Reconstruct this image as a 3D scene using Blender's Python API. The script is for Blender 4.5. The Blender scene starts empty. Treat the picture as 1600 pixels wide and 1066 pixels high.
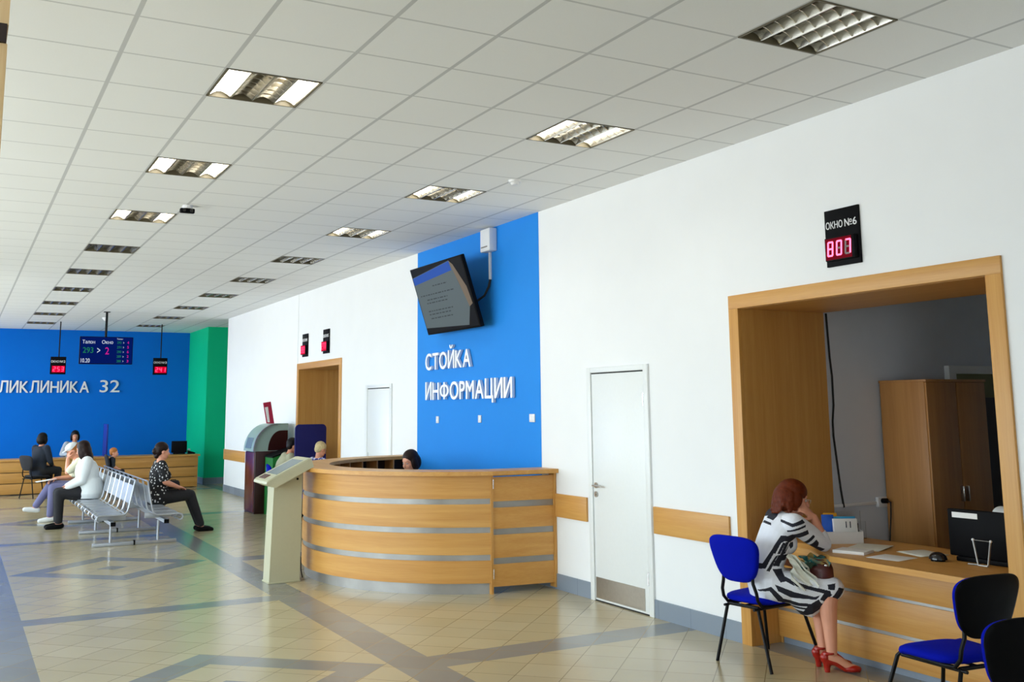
import bpy, bmesh, math, random
from mathutils import Vector, Matrix, Euler

SC = bpy.context.scene
COL = SC.collection
PI = math.pi
rnd = random.Random(7)
def V(*a): return Vector(a)
def rad(d): return math.radians(d)

# ------------------------------------------------------------------ camera, view, world, daylight
H = 3.793            # ceiling height
XW = 4.555           # face of the right-hand wall
cam = bpy.data.cameras.new('camera')
camo = bpy.data.objects.new('camera', cam)
COL.objects.link(camo)
SC.camera = camo
cam.sensor_fit = 'HORIZONTAL'
cam.sensor_width = 36.0
cam.lens = 1562.88 * 36.0 / 1600.0
cam.shift_x = 0.0
cam.shift_y = -(533.0 - 403.156) / 1600.0
cam.clip_start = 0.05
cam.clip_end = 200
_yaw, _pit, _rol = rad(28.878), rad(8.483), rad(-0.608)
_f = V(math.sin(_yaw) * math.cos(_pit), math.cos(_yaw) * math.cos(_pit), math.sin(_pit))
_r = _f.cross(V(0, 0, 1)).normalized()
_u = _r.cross(_f)
_r2 = math.cos(_rol) * _r + math.sin(_rol) * _u
_u2 = -math.sin(_rol) * _r + math.cos(_rol) * _u
_m = Matrix((_r2, _u2, -_f)).transposed().to_4x4()
_m.translation = V(-0.698, -5.273, 1.760)
camo.matrix_world = _m

SC.view_settings.view_transform = 'Standard'
SC.view_settings.look = 'None'
SC.view_settings.exposure = -0.16
SC.view_settings.gamma = 1.0
SC.view_settings.use_curve_mapping = False

world = bpy.data.worlds.new('sky')
SC.world = world
world.use_nodes = True
_wn = world.node_tree
for n in list(_wn.nodes): _wn.nodes.remove(n)
_out = _wn.nodes.new('ShaderNodeOutputWorld')
_bg = _wn.nodes.new('ShaderNodeBackground')
_tc = _wn.nodes.new('ShaderNodeTexCoord')
_sx = _wn.nodes.new('ShaderNodeSeparateXYZ')
_cr = _wn.nodes.new('ShaderNodeValToRGB')
_mp = _wn.nodes.new('ShaderNodeMapRange')
_mp.inputs['From Min'].default_value = -1.0
_wn.links.new(_tc.outputs['Generated'], _sx.inputs[0])
_wn.links.new(_sx.outputs['Z'], _mp.inputs['Value'])
_wn.links.new(_mp.outputs[0], _cr.inputs[0])
_cr.color_ramp.elements[0].position = 0.48
_cr.color_ramp.elements[0].color = (0.74, 0.79, 0.82, 1)     # ground below the horizon, made bright to lift the ceiling light
_cr.color_ramp.elements[1].position = 0.52
_cr.color_ramp.elements[1].color = (0.76, 0.90, 1.0, 1)      # bright overcast sky
_bg.inputs['Strength'].default_value = 10.5
_wn.links.new(_cr.outputs[0], _bg.inputs['Color'])
_wn.links.new(_bg.outputs[0], _out.inputs['Surface'])

def portal(name, loc, rot, sx, sy):
    l = bpy.data.lights.new(name, 'AREA')
    l.shape = 'RECTANGLE'; l.size = sx; l.size_y = sy
    l.cycles.is_portal = True
    o = bpy.data.objects.new(name, l); COL.objects.link(o)
    o.location = loc; o.rotation_euler = rot
XL, YF, YB = -5.0, -9.0, 22.1
XL2 = -2.3            # added step of the unseen left wall, brightening the far hall beyond y = 11
WIN = [(XL, -0.8, 2.6), (XL, 3.0, 6.4), (XL, 6.8, 10.4), (XL2, 11.6, 14.6), (XL2, 15.0, 18.2), (XL2, 18.6, 21.8)]
for x, a, b in WIN:
    portal('window_daylight', (x - 0.12, (a + b) / 2, 2.0), (0, -PI / 2, 0), 2.7, b - a)
portal('entrance_daylight', (-2.35, YF - 0.12, 1.75), (PI / 2, 0, 0), 1.8, 3.3)

# ------------------------------------------------------------------ materials
def S(r, g, b):
    f = lambda c: (c / 255.0) / 12.92 if c / 255.0 <= 0.04045 else ((c / 255.0 + 0.055) / 1.055) ** 2.4
    return (f(r), f(g), f(b), 1.0)

class NT:
    def __init__(s, name):
        s.m = bpy.data.materials.new(name); s.m.use_nodes = True
        s.t = s.m.node_tree; s.b = s.t.nodes['Principled BSDF']
    def n(s, typ, **kw):
        x = s.t.nodes.new(typ)
        for k, v in kw.items():
            if hasattr(x, k): setattr(x, k, v)
            else: x.inputs[k].default_value = v
        return x
    def l(s, a, b): s.t.links.new(a, b)
    def math(s, op, a, b=None, c=None):
        x = s.t.nodes.new('ShaderNodeMath'); x.operation = op
        for i, v in enumerate((a, b, c)):
            if v is None: continue
            if isinstance(v, (int, float)): x.inputs[i].default_value = v
            else: s.l(v, x.inputs[i])
        return x.outputs[0]
    def mix(s, f, a, b):
        x = s.t.nodes.new('ShaderNodeMix'); x.data_type = 'RGBA'
        for k, v in ((0, f), (6, a), (7, b)):
            if isinstance(v, (int, float)): x.inputs[k].default_value = v
            elif isinstance(v, (tuple, list)): x.inputs[k].default_value = v
            else: s.l(v, x.inputs[k])
        return x.outputs[2]
    def coord(s, kind='Object'):
        return s.t.nodes.new('ShaderNodeTexCoord').outputs[kind]
    def bump(s, h, strength=0.2, dist=0.005):
        x = s.t.nodes.new('ShaderNodeBump'); x.inputs['Strength'].default_value = strength
        x.inputs['Distance'].default_value = dist
        s.l(h, x.inputs['Height']); s.l(x.outputs[0], s.b.inputs['Normal'])

def plain(name, col, rough=0.5, metal=0.0, var=0.05, scale=40.0, bump=0.0, spec=0.5, sheen=0.0):
    k = NT(name); c = col
    nz = k.n('ShaderNodeTexNoise'); nz.inputs['Scale'].default_value = scale; nz.inputs['Detail'].default_value = 3
    k.l(k.coord(), nz.inputs['Vector'])
    d = tuple(max(0, x * (1 - var * 2)) for x in c[:3]) + (1,)
    e = tuple(min(1, x * (1 + var * 2)) for x in c[:3]) + (1,)
    k.l(k.mix(nz.outputs['Fac'], d, e), k.b.inputs['Base Color'])
    k.b.inputs['Roughness'].default_value = rough
    k.b.inputs['Metallic'].default_value = metal
    k.b.inputs['Specular IOR Level'].default_value = spec
    if sheen: k.b.inputs['Sheen Weight'].default_value = sheen
    if bump: k.bump(nz.outputs['Fac'], bump, 0.002)
    return k.m

def wood(name, c1, c2, axis='Z', rough=0.42, scale=1.0):
    """beech laminate: long soft streaks along one axis"""
    k = NT(name)
    mp = k.n('ShaderNodeMapping')
    sc = {'H': (0.5, 0.5, 16), 'X': (0.5, 16, 16), 'Y': (16, 0.5, 16), 'Z': (16, 16, 0.5)}[axis]
    mp.inputs['Scale'].default_value = tuple(x * scale for x in sc)
    k.l(k.coord(), mp.inputs['Vector'])
    n1 = k.n('ShaderNodeTexNoise'); n1.inputs['Scale'].default_value = 1.0; n1.inputs['Detail'].default_value = 5
    n1.inputs['Distortion'].default_value = 0.6
    k.l(mp.outputs[0], n1.inputs['Vector'])
    mp2 = k.n('ShaderNodeMapping'); mp2.inputs['Scale'].default_value = tuple(x * scale * 9 for x in sc)
    k.l(k.coord(), mp2.inputs['Vector'])
    n2 = k.n('ShaderNodeTexNoise'); n2.inputs['Scale'].default_value = 1.0
    k.l(mp2.outputs[0], n2.inputs['Vector'])
    f = k.math('ADD', k.math('MULTIPLY', n1.outputs['Fac'], 0.75), k.math('MULTIPLY', n2.outputs['Fac'], 0.35))
    mr = k.n('ShaderNodeMapRange'); mr.inputs['From Min'].default_value = 0.35; mr.inputs['From Max'].default_value = 0.75
    k.l(f, mr.inputs['Value'])
    k.l(k.mix(mr.outputs[0], c1, c2), k.b.inputs['Base Color'])
    k.b.inputs['Roughness'].default_value = rough
    return k.m

def emit(name, col, strength, base=(0.02, 0.02, 0.02, 1)):
    k = NT(name)
    k.b.inputs['Base Color'].default_value = base
    k.b.inputs['Emission Color'].default_value = col
    k.b.inputs['Emission Strength'].default_value = strength
    k.b.inputs['Roughness'].default_value = 0.4
    k.b.inputs['Specular IOR Level'].default_value = 0.03
    return k.m

M = {}
WC1, WC2 = S(196, 138, 64), S(214, 162, 88)
M['wood_z'] = wood('beech_vertical', WC1, WC2, 'Z')
M['wood_x'] = wood('beech_across', WC1, WC2, 'X')
M['wood_y'] = wood('beech_along', WC1, WC2, 'Y')
M['wood_h'] = wood('beech_curved', WC1, WC2, 'H')
M['wood_cab'] = wood('cabinet_wood', S(176, 122, 66), S(196, 142, 82), 'Z')
M['white_wall'] = plain('white_wall_paint', (0.86, 0.87, 0.87, 1), 0.7, var=0.01, scale=3)
M['office_wall'] = plain('grey_office_paint', (0.70, 0.74, 0.80, 1), 0.75, var=0.02, scale=3)
M['blue_wall'] = plain('bright_blue_paint', S(34, 138, 228), 0.65, var=0.015, scale=2, spec=0.2)
M['blue_back'] = plain('deep_blue_paint', S(0, 110, 212), 0.7, var=0.02, scale=2, spec=0.15)
M['green_wall'] = plain('green_paint', S(0, 196, 138), 0.6, var=0.02, scale=2, spec=0.2)
M['white'] = plain('white_lacquer', (0.82, 0.84, 0.83, 1), 0.35, var=0.01)
M['plastic_white'] = plain('white_plastic', (0.80, 0.80, 0.80, 1), 0.4, var=0.01)
M['tile_grey'] = plain('grey_skirting_tile', S(132, 142, 154), 0.35, var=0.04, scale=12)
M['alu'] = plain('brushed_aluminium', (0.33, 0.32, 0.30, 1), 0.42, 0.65, var=0.12, scale=5)
M['steel'] = plain('stainless_steel', (0.55, 0.53, 0.50, 1), 0.28, 1.0, var=0.05, scale=30)
M['chrome'] = plain('chrome', (0.75, 0.75, 0.76, 1), 0.12, 1.0, var=0.0)
M['silver_paint'] = plain('silver_powder_coat', (0.42, 0.45, 0.50, 1), 0.34, 0.6, var=0.02)
M['black_metal'] = plain('black_powder_coat', (0.006, 0.006, 0.007, 1), 0.4, var=0.02, spec=0.15)
M['black'] = plain('black_plastic', (0.005, 0.005, 0.006, 1), 0.5, var=0.03, spec=0.06)
M['black_gloss'] = plain('black_gloss', (0.008, 0.008, 0.010, 1), 0.12, var=0.0)
M['rubber'] = plain('black_rubber', (0.015, 0.015, 0.015, 1), 0.8, var=0.03)
M['royal'] = plain('royal_blue_fabric', S(0, 18, 165), 0.85, var=0.10, scale=350, bump=0.25, spec=0.1)
M['navy'] = plain('navy_fabric', S(6, 8, 48), 0.85, var=0.10, scale=350, bump=0.25, spec=0.1)
M['navy_screen'] = plain('navy_partition_fabric', S(10, 12, 92), 0.8, var=0.08, scale=200, bump=0.2)
M['paper'] = plain('white_paper', (0.85, 0.85, 0.83, 1), 0.6, var=0.01)
M['paper2'] = plain('cream_paper', (0.76, 0.76, 0.68, 1), 0.6, var=0.03)
M['folder_blue'] = plain('blue_card', S(10, 85, 190), 0.5, var=0.03)
M['folder_cyan'] = plain('cyan_card', S(60, 170, 220), 0.5, var=0.03)
M['folder_yellow'] = plain('yellow_card', S(215, 150, 20), 0.5, var=0.03)
M['beige_metal'] = plain('beige_kiosk_paint', S(188, 186, 156), 0.4, var=0.015)
M['kiosk_glass'] = plain('grey_touch_glass', S(120, 135, 138), 0.12, var=0.02)
M['maroon'] = plain('maroon_lacquer', S(88, 14, 14), 0.25, var=0.06)
M['dark_maroon'] = plain('dark_maroon_lacquer', S(46, 8, 10), 0.3, var=0.06)
M['greygreen'] = plain('pale_grey_green_metal', S(160, 186, 178), 0.35, 0.2, var=0.02)
M['green_box'] = plain('green_plastic', S(8, 118, 40), 0.4, var=0.04)
M['dk_brown'] = plain('dark_brown_veneer', S(40, 20, 12), 0.5, var=0.08)
M['olive'] = plain('olive_panel', S(120, 118, 60), 0.5, var=0.03)
M['skin'] = plain('skin', S(226, 158, 128), 0.5, var=0.03, scale=25)
M['skin2'] = plain('tanned_skin', S(205, 140, 108), 0.5, var=0.03, scale=25)
M['eye'] = plain('eye_white', (0.55, 0.52, 0.5, 1), 0.2, var=0.0)
M['iris'] = plain('dark_iris', (0.03, 0.02, 0.015, 1), 0.2, var=0.0)
def hair_mat(name, c): return plain(name, c, 0.5, var=0.30, scale=70, bump=0.35, spec=0.2)
M['auburn'] = hair_mat('auburn_hair', S(96, 36, 8))
M['dark_hair'] = hair_mat('dark_brown_hair', S(34, 18, 14))
M['black_hair'] = hair_mat('black_hair', S(16, 12, 12))
M['ginger'] = hair_mat('light_ginger_hair', S(176, 110, 56))
M['blond'] = hair_mat('grey_blond_hair', S(196, 176, 130))
M['dress_white'] = plain('white_jersey', (0.80, 0.82, 0.88, 1), 0.8, var=0.02, scale=200, bump=0.1)
M['dress_black'] = plain('black_jersey', (0.010, 0.011, 0.022, 1), 0.8, var=0.05, scale=200, bump=0.1)
M['red_leather'] = plain('red_leather', S(168, 28, 14), 0.3, var=0.08, scale=30)
M['cardigan'] = plain('white_cardigan', (0.78, 0.82, 0.82, 1), 0.85, var=0.02, scale=150, bump=0.2)
M['cream_knit'] = plain('cream_jersey', S(240, 236, 205), 0.85, var=0.03)
M['black_cloth'] = plain('black_cloth', (0.012, 0.012, 0.016, 1), 0.85, var=0.10)
M['dark_cloth'] = plain('dark_blue_grey_cloth', S(26, 34, 48), 0.85, var=0.10)
M['jeans'] = plain('faded_violet_denim', S(112, 112, 150), 0.85, var=0.08, scale=120)
M['grey_cloth'] = plain('light_grey_cloth', S(170, 176, 184), 0.85, var=0.03)
M['beige_cloth'] = plain('beige_cloth', S(172, 170, 142), 0.85, var=0.03)
M['bag_brown'] = plain('maroon_brown_leather', S(82, 34, 30), 0.4, var=0.25, scale=18, bump=0.4)
M['scarf'] = plain('cream_silk', (0.80, 0.80, 0.70, 1), 0.4, var=0.05)
M['ceil_metal'] = plain('louvre_aluminium', (0.74, 0.72, 0.66, 1), 0.22, 1.0, var=0.0)
M['lamp_body'] = plain('lamp_housing', S(96, 88, 66), 0.5, var=0.03)
M['tube_on'] = emit('lit_tube', (1, 0.97, 0.9, 1), 24.0)
M['tube_off'] = plain('unlit_tube', (0.75, 0.75, 0.72, 1), 0.3, var=0.0)
M['lit_reflector'] = plain('lit_channel_reflector', (0.88, 0.88, 0.86, 1), 0.5, var=0.0)
M['led_red'] = emit('red_led', (1.0, 0.10, 0.20, 1), 5.0)
M['led_off'] = plain('unlit_led', (0.22, 0.21, 0.20, 1), 0.4, var=0.0)
M['led_red2'] = emit('red_led_far', (1.0, 0.04, 0.12, 1), 3.2)
M['red_filter'] = emit('red_display_window', (0.75, 0.0, 0.03, 1), 1.0, (0.1, 0.0, 0.01, 1))
M['red_dim'] = emit('dim_red_display_window', (0.6, 0.0, 0.02, 1), 0.22, (0.05, 0.0, 0.005, 1))
M['letters'] = plain('silver_white_letters', (0.84, 0.85, 0.86, 1), 0.35, 0.25, var=0.0)
M['white_print'] = plain('white_print', (0.85, 0.85, 0.85, 1), 0.5, var=0.0)
M['scr_navy'] = emit('navy_screen_glow', (0.0, 0.012, 0.16, 1), 0.7, (0.0, 0.0, 0.01, 1))
M['scr_white'] = emit('white_screen_text', (0.75, 0.85, 1.0, 1), 0.8)
M['scr_green'] = emit('green_screen_text', (0.0, 0.28, 0.10, 1), 0.7)
M['scr_mag'] = emit('magenta_screen_text', (0.75, 0.0, 0.35, 1), 0.8)
M['tv_page'] = emit('grey_page', S(112, 128, 132), 0.62)
M['tv_blue'] = emit('blue_page_header', S(20, 90, 200), 0.75)
M['tv_tan'] = emit('tan_screen_stripe', S(150, 132, 110), 0.6)
M['tv_text'] = emit('dark_page_text', S(66, 80, 84), 0.5)
M['red_print'] = plain('red_print', S(170, 20, 60), 0.5, var=0.02)

def dots_mat():
    k = NT('black_white_dotted_cloth')
    vo = k.n('ShaderNodeTexVoronoi'); vo.inputs['Scale'].default_value = 25.0; vo.inputs['Randomness'].default_value = 0.75
    k.l(k.coord(), vo.inputs['Vector'])
    f = k.math('LESS_THAN', vo.outputs['Distance'], 0.30)
    k.l(k.mix(f, (0.010, 0.010, 0.012, 1), (0.72, 0.72, 0.72, 1)), k.b.inputs['Base Color'])
    k.b.inputs['Roughness'].default_value = 0.85
    return k.m
M['dots'] = dots_mat()
def plaid_mat():
    k = NT('blue_white_checked_cloth')
    c = k.n('ShaderNodeTexChecker'); c.inputs['Scale'].default_value = 18.0
    c.inputs['Color1'].default_value = S(28, 34, 110); c.inputs['Color2'].default_value = S(196, 196, 220)
    mp = k.n('ShaderNodeMapping'); mp.inputs['Rotation'].default_value = (0.3, 0.5, 0.6)
    k.l(k.coord(), mp.inputs['Vector']); k.l(mp.outputs[0], c.inputs['Vector'])
    k.l(c.outputs['Color'], k.b.inputs['Base Color']); k.b.inputs['Roughness'].default_value = 0.85
    return k.m
M['plaid'] = plaid_mat()
def camo_mat():
    k = NT('green_teal_pattern_silk')
    n = k.n('ShaderNodeTexNoise'); n.inputs['Scale'].default_value = 14.0
    k.l(k.coord(), n.inputs['Vector'])
    r = k.n('ShaderNodeValToRGB'); e = r.color_ramp.elements
    e[0].position = 0.38; e[0].color = S(20, 50, 34); e[1].position = 0.62; e[1].color = S(150, 120, 60)
    x = e.new(0.5); x.color = S(30, 110, 110)
    k.l(n.outputs['Fac'], r.inputs[0]); k.l(r.outputs[0], k.b.inputs['Base Color'])
    return k.m
M['silk'] = camo_mat()

def floor_mat():
    k = NT('floor_tiles')
    sp = k.n('ShaderNodeSeparateXYZ'); k.l(k.coord(), sp.inputs[0])
    X, Y = sp.outputs['X'], sp.outputs['Y']
    P = 0.452                                   # seam pitch along x-y and x+y: 32 cm tiles laid diagonally
    u = k.math('DIVIDE', k.math('SUBTRACT', k.math('SUBTRACT', X, Y), 2.73), P)
    v = k.math('DIVIDE', k.math('ADD', k.math('ADD', X, Y), 0.12), P)
    def seam(t, w):
        f = k.math('FRACT', t)
        d = k.math('MINIMUM', f, k.math('SUBTRACT', 1.0, f))
        return k.math('LESS_THAN', d, w)
    grout = k.math('MAXIMUM', seam(u, 0.011), seam(v, 0.011))
    cell = k.n('ShaderNodeCombineXYZ')
    k.l(k.math('FLOOR', u), cell.inputs[0]); k.l(k.math('FLOOR', v), cell.inputs[1])
    wn = k.n('ShaderNodeTexWhiteNoise'); k.l(cell.outputs[0], wn.inputs['Vector'])
    nz = k.n('ShaderNodeTexNoise'); nz.inputs['Scale'].default_value = 2.2; nz.inputs['Detail'].default_value = 6
    k.l(k.coord(), nz.inputs['Vector'])
    tone = k.math('ADD', k.math('MULTIPLY', wn.outputs['Value'], 0.45), k.math('MULTIPLY', nz.outputs['Fac'], 0.55))
    beige = k.mix(tone, S(172, 160, 124), S(192, 180, 146))
    grey = k.mix(tone, S(118, 120, 116), S(138, 141, 138))
    # grey bands: aisle borders, cross bands every 5.7 m and diamond outlines between them
    def band(t, a, b):
        return k.math('MULTIPLY', k.math('GREATER_THAN', t, a), k.math('LESS_THAN', t, b))
    ym = k.math('SUBTRACT', k.math('FLOORED_MODULO', k.math('ADD', Y, -1.55), 5.69), 0.0)
    right = k.math('GREATER_THAN', X, 2.06)
    aisle = k.math('MAXIMUM', band(X, 2.05, 2.365), band(X, -0.45, -0.10))
    edge = band(X, 4.56, 4.83)
    mid = band(X, -0.10, 2.05)
    cross = k.math('MULTIPLY', mid, band(ym, 2.73, 3.00))
    cross2 = k.math('MULTIPLY', right, k.math('MAXIMUM', band(ym, 5.41, 5.70), band(ym, 0.0, 0.05)))
    dy = k.math('MINIMUM', ym, k.math('SUBTRACT', 5.69, ym))
    dia = k.math('ADD', k.math('ABSOLUTE', k.math('SUBTRACT', X, 0.97)), k.math('MULTIPLY', dy, 1.08))
    ring = k.math('MULTIPLY', mid, k.math('MAXIMUM', band(dia, 0.70, 1.06), band(dia, -1.0, 0.17)))
    left = band(X, -6.0, -0.45)
    ld = k.math('ADD', k.math('ABSOLUTE', k.math('SUBTRACT', X, -1.6)), dy)
    lring = k.math('MULTIPLY', left, band(ld, 0.70, 1.06))
    g = k.math('MAXIMUM', k.math('MAXIMUM', aisle, k.math('MAXIMUM', cross, cross2)), k.math('MAXIMUM', k.math('MAXIMUM', ring, lring), edge))
    c = k.mix(g, beige, grey)
    c = k.mix(grout, c, S(140, 126, 94))
    k.l(c, k.b.inputs['Base Color'])
    k.b.inputs['Roughness'].default_value = 0.20
    k.b.inputs['Specular IOR Level'].default_value = 0.75
    k.bump(k.math('ADD', k.math('MULTIPLY', grout, -1.0), k.math('MULTIPLY', nz.outputs['Fac'], 0.15)), 0.15, 0.002)
    return k.m
M['floor'] = floor_mat()

def ceil_mat():
    k = NT('ceiling_tiles')
    sp = k.n('ShaderNodeSeparateXYZ'); k.l(k.coord(), sp.inputs[0])
    def seam(t, w):
        f = k.math('FRACT', k.math('DIVIDE', t, 0.6))
        d = k.math('MINIMUM', f, k.math('SUBTRACT', 1.0, f))
        return k.math('LESS_THAN', d, w / 0.6)
    g = k.math('MAXIMUM', seam(sp.outputs['X'], 0.013), k.math('MULTIPLY', seam(sp.outputs['Y'], 0.009), 0.85))
    nz = k.n('ShaderNodeTexNoise'); nz.inputs['Scale'].default_value = 120.0; nz.inputs['Detail'].default_value = 4
    k.l(k.coord(), nz.inputs['Vector'])
    n2 = k.n('ShaderNodeTexNoise'); n2.inputs['Scale'].default_value = 0.6
    k.l(k.coord(), n2.inputs['Vector'])
    base = k.mix(n2.outputs['Fac'], (0.84, 0.85, 0.84, 1), (0.90, 0.91, 0.90, 1))
    base = k.mix(k.math('MULTIPLY', nz.outputs['Fac'], 0.25), base, (0.72, 0.72, 0.71, 1))
    k.l(k.mix(g, base, (0.56, 0.57, 0.57, 1)), k.b.inputs['Base Color'])
    k.b.inputs['Roughness'].default_value = 0.8
    k.bump(k.math('ADD', nz.outputs['Fac'], g), 0.15, 0.003)
    return k.m
M['ceiling'] = ceil_mat()
def skirt_mat():
    k = NT('grey_skirting_tiles')
    sp = k.n('ShaderNodeSeparateXYZ'); k.l(k.coord(), sp.inputs[0])
    t = k.math('DIVIDE', k.math('ADD', sp.outputs['Y'], sp.outputs['X']), 0.42)
    f = k.math('FRACT', t)
    g = k.math('LESS_THAN', f, 0.012)
    cell = k.n('ShaderNodeCombineXYZ'); k.l(k.math('FLOOR', t), cell.inputs[0])
    wn = k.n('ShaderNodeTexWhiteNoise'); k.l(cell.outputs[0], wn.inputs['Vector'])
    c = k.mix(wn.outputs['Value'], S(124, 136, 150), S(140, 151, 164))
    k.l(k.mix(g, c, S(104, 114, 128)), k.b.inputs['Base Color'])
    k.b.inputs['Roughness'].default_value = 0.35
    return k.m
M['skirt'] = skirt_mat()

# ------------------------------------------------------------------ helpers
class MB:
    """collects shapes and links them as ONE mesh object"""
    def __init__(s): s.bm = bmesh.new(); s.mats = []; s.mi = 0; s.raw = False
    def use(s, m):
        if m not in s.mats: s.mats.append(m)
        s.mi = s.mats.index(m); return s
    def _new(s, fs):
        for f in fs: f.material_index = s.mi
    def box(s, lo, hi, bev=0.0, rot=None, piv=None):
        lo, hi = V(*lo), V(*hi)
        c = (lo + hi) / 2; d = hi - lo
        r = bmesh.ops.create_cube(s.bm, size=1.0, matrix=Matrix.Translation(c) @ Matrix.Diagonal((*d, 1)))
        vs = r['verts']
        fs = list({f for v in vs for f in v.link_faces}); s._new(fs)
        if bev:
            es = list({e for v in vs for e in v.link_edges})
            r2 = bmesh.ops.bevel(s.bm, geom=es, offset=min(bev, min(d) * 0.49), segments=2, profile=0.5, affect='EDGES')
            vs = list({v for f in r2['faces'] for v in f.verts} | {v for v in vs if v.is_valid})
            s._new([f for f in r2['faces']])
        if rot is not None:
            p = V(*piv) if piv is not None else c
            bmesh.ops.rotate(s.bm, cent=p, matrix=rot, verts=[v for v in vs if v.is_valid])
        return s
    def rings(s, rs, cap=True, close=False):
        """skin a list of rings of equally many points"""
        R = [[s.bm.verts.new(p) for p in r] for r in rs]
        n = len(R[0]); fs = []
        m = len(R) if close else len(R) - 1
        for i in range(m):
            a, b = R[i], R[(i + 1) % len(R)]
            for j in range(n):
                fs.append(s.bm.faces.new((a[j], a[(j + 1) % n], b[(j + 1) % n], b[j])))
        if cap and not close:
            fs.append(s.bm.faces.new(list(reversed(R[0])))); fs.append(s.bm.faces.new(R[-1]))
        s._new(fs); return s
    def tube(s, pts, r, k=10, r2=None):
        pts = [V(*p) for p in pts]; rs = []
        up = V(0, 0, 1); prev = None
        for i, p in enumerate(pts):
            a = pts[max(i - 1, 0)]; b = pts[min(i + 1, len(pts) - 1)]
            t = (b - a).normalized()
            if prev is None:
                x = t.cross(up if abs(t.z) < 0.95 else V(1, 0, 0)).normalized()
            else:
                x = (prev - t * prev.dot(t)).normalized()
            prev = x; y = t.cross(x)
            rr = r if r2 is None else r + (r2 - r) * i / max(1, len(pts) - 1)
            rs.append([p + (x * math.cos(2 * PI * j / k) + y * math.sin(2 * PI * j / k)) * rr for j in range(k)])
        return s.rings(rs)
    def cyl(s, a, b, r, r2=None, k=20): return s.tube([a, b], r, k, r2)
    def prism(s, poly, lo, hi, axis='Y'):
        """extrude a 2-D polygon: axis Y takes (x,z), axis X takes (y,z), axis Z takes (x,y)"""
        f = {'Y': lambda p, t: V(p[0], t, p[1]), 'X': lambda p, t: V(t, p[0], p[1]), 'Z': lambda p, t: V(p[0], p[1], t)}[axis]
        s.rings([[f(p, lo) for p in poly], [f(p, hi) for p in poly]])
        return s
    def ell(s, c, r, rot=None, seg=20, rg=12):
        m = Matrix.Translation(V(*c))
        if rot is not None: m = m @ rot.to_4x4()
        q = bmesh.ops.create_uvsphere(s.bm, u_segments=seg, v_segments=rg, radius=1.0, matrix=m @ Matrix.Diagonal((*r, 1)))
        s._new(list({f for v in q['verts'] for f in v.link_faces})); return s
    def mesh(s, me, mat4):
        s.raw = True; t = me.copy(); t.transform(mat4)
        n0 = len(s.bm.faces); s.bm.from_mesh(t); s.bm.faces.ensure_lookup_table()
        s._new(s.bm.faces[n0:]); bpy.data.meshes.remove(t); return s
    def data(s, name, mat=None, sharp=35):
        if not s.raw: bmesh.ops.recalc_face_normals(s.bm, faces=s.bm.faces)
        me = bpy.data.meshes.new(name); s.bm.to_mesh(me); s.bm.free()
        for m in (s.mats or [mat]): me.materials.append(m)
        if not s.raw:
            me.shade_smooth(); me.set_sharp_from_angle(angle=rad(sharp))
        else: me.shade_flat()
        return me
    def build(s, name, mat=None, parent=None, sharp=35):
        if mat is not None and not s.mats: s.use(mat)
        return link(name, s.data(name, mat, sharp), parent)

def link(name, me, parent=None):
    o = bpy.data.objects.new(name, me); COL.objects.link(o)
    if parent is not None: o.parent = parent
    return o
def tag(o, label, cat, group=None):
    o['label'] = label; o['category'] = cat
    if group: o['group'] = group
    return o
def thing(name, label, cat, loc=(0, 0, 0), rz=0.0, group=None):
    o = bpy.data.objects.new(name, None); COL.objects.link(o)
    o.location = loc; o.rotation_euler = (0, 0, rz); o.empty_display_size = 0.1
    return tag(o, label, cat, group)
def struct(o):
    o['kind'] = 'structure'; return o
def dup(root, loc, rz, label, group=None):
    r = root.copy(); COL.objects.link(r); r.location = loc; r.rotation_euler = (0, 0, rz)
    r['label'] = label
    if group: r['group'] = group
    for ch in list(root.children):
        c = ch.copy(); COL.objects.link(c); c.parent = r
        for g in list(ch.children):
            d = g.copy(); COL.objects.link(d); d.parent = c
    return r

def embolden(me, b, depth):
    """thicker strokes: overlapping copies pushed a little sideways and up"""
    if b <= 0: return
    bm = bmesh.new()
    for k, (dx, dy) in enumerate(((-b, 0), (b, 0), (0, b * 0.7), (0, -b * 0.7))):
        n0 = len(bm.verts); bm.from_mesh(me); bm.verts.ensure_lookup_table()
        for v in bm.verts[n0:]: v.co.x += dx; v.co.y += dy; v.co.z += k * 0.0005 / depth
    bm.to_mesh(me); bm.free()
def text_data(s, w, h, depth=0.004, bold=0.0, space=1.0):
    """mesh of a text, lower-left corner at the origin in the XY plane, fitted to w x h"""
    cu = bpy.data.curves.new('text', 'FONT'); cu.body = s; cu.size = 1.0
    cu.space_character = space; cu.extrude = 0.5; cu.resolution_u = 4
    o = bpy.data.objects.new('text', cu); COL.objects.link(o)
    dg = bpy.context.evaluated_depsgraph_get()
    me = bpy.data.meshes.new_from_object(o.evaluated_get(dg))
    bpy.data.objects.remove(o); bpy.data.curves.remove(cu)
    embolden(me, bold, depth)
    xs = [v.co.x for v in me.vertices]; ys = [v.co.y for v in me.vertices]
    x0, x1, y0, y1 = min(xs), max(xs), min(ys), max(ys)
    for v in me.vertices:
        v.co = V((v.co.x - x0) / (x1 - x0) * w, (v.co.y - y0) / (y1 - y0) * h, (v.co.z + 0.5) * depth)
    me.materials.clear()
    return me
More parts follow.
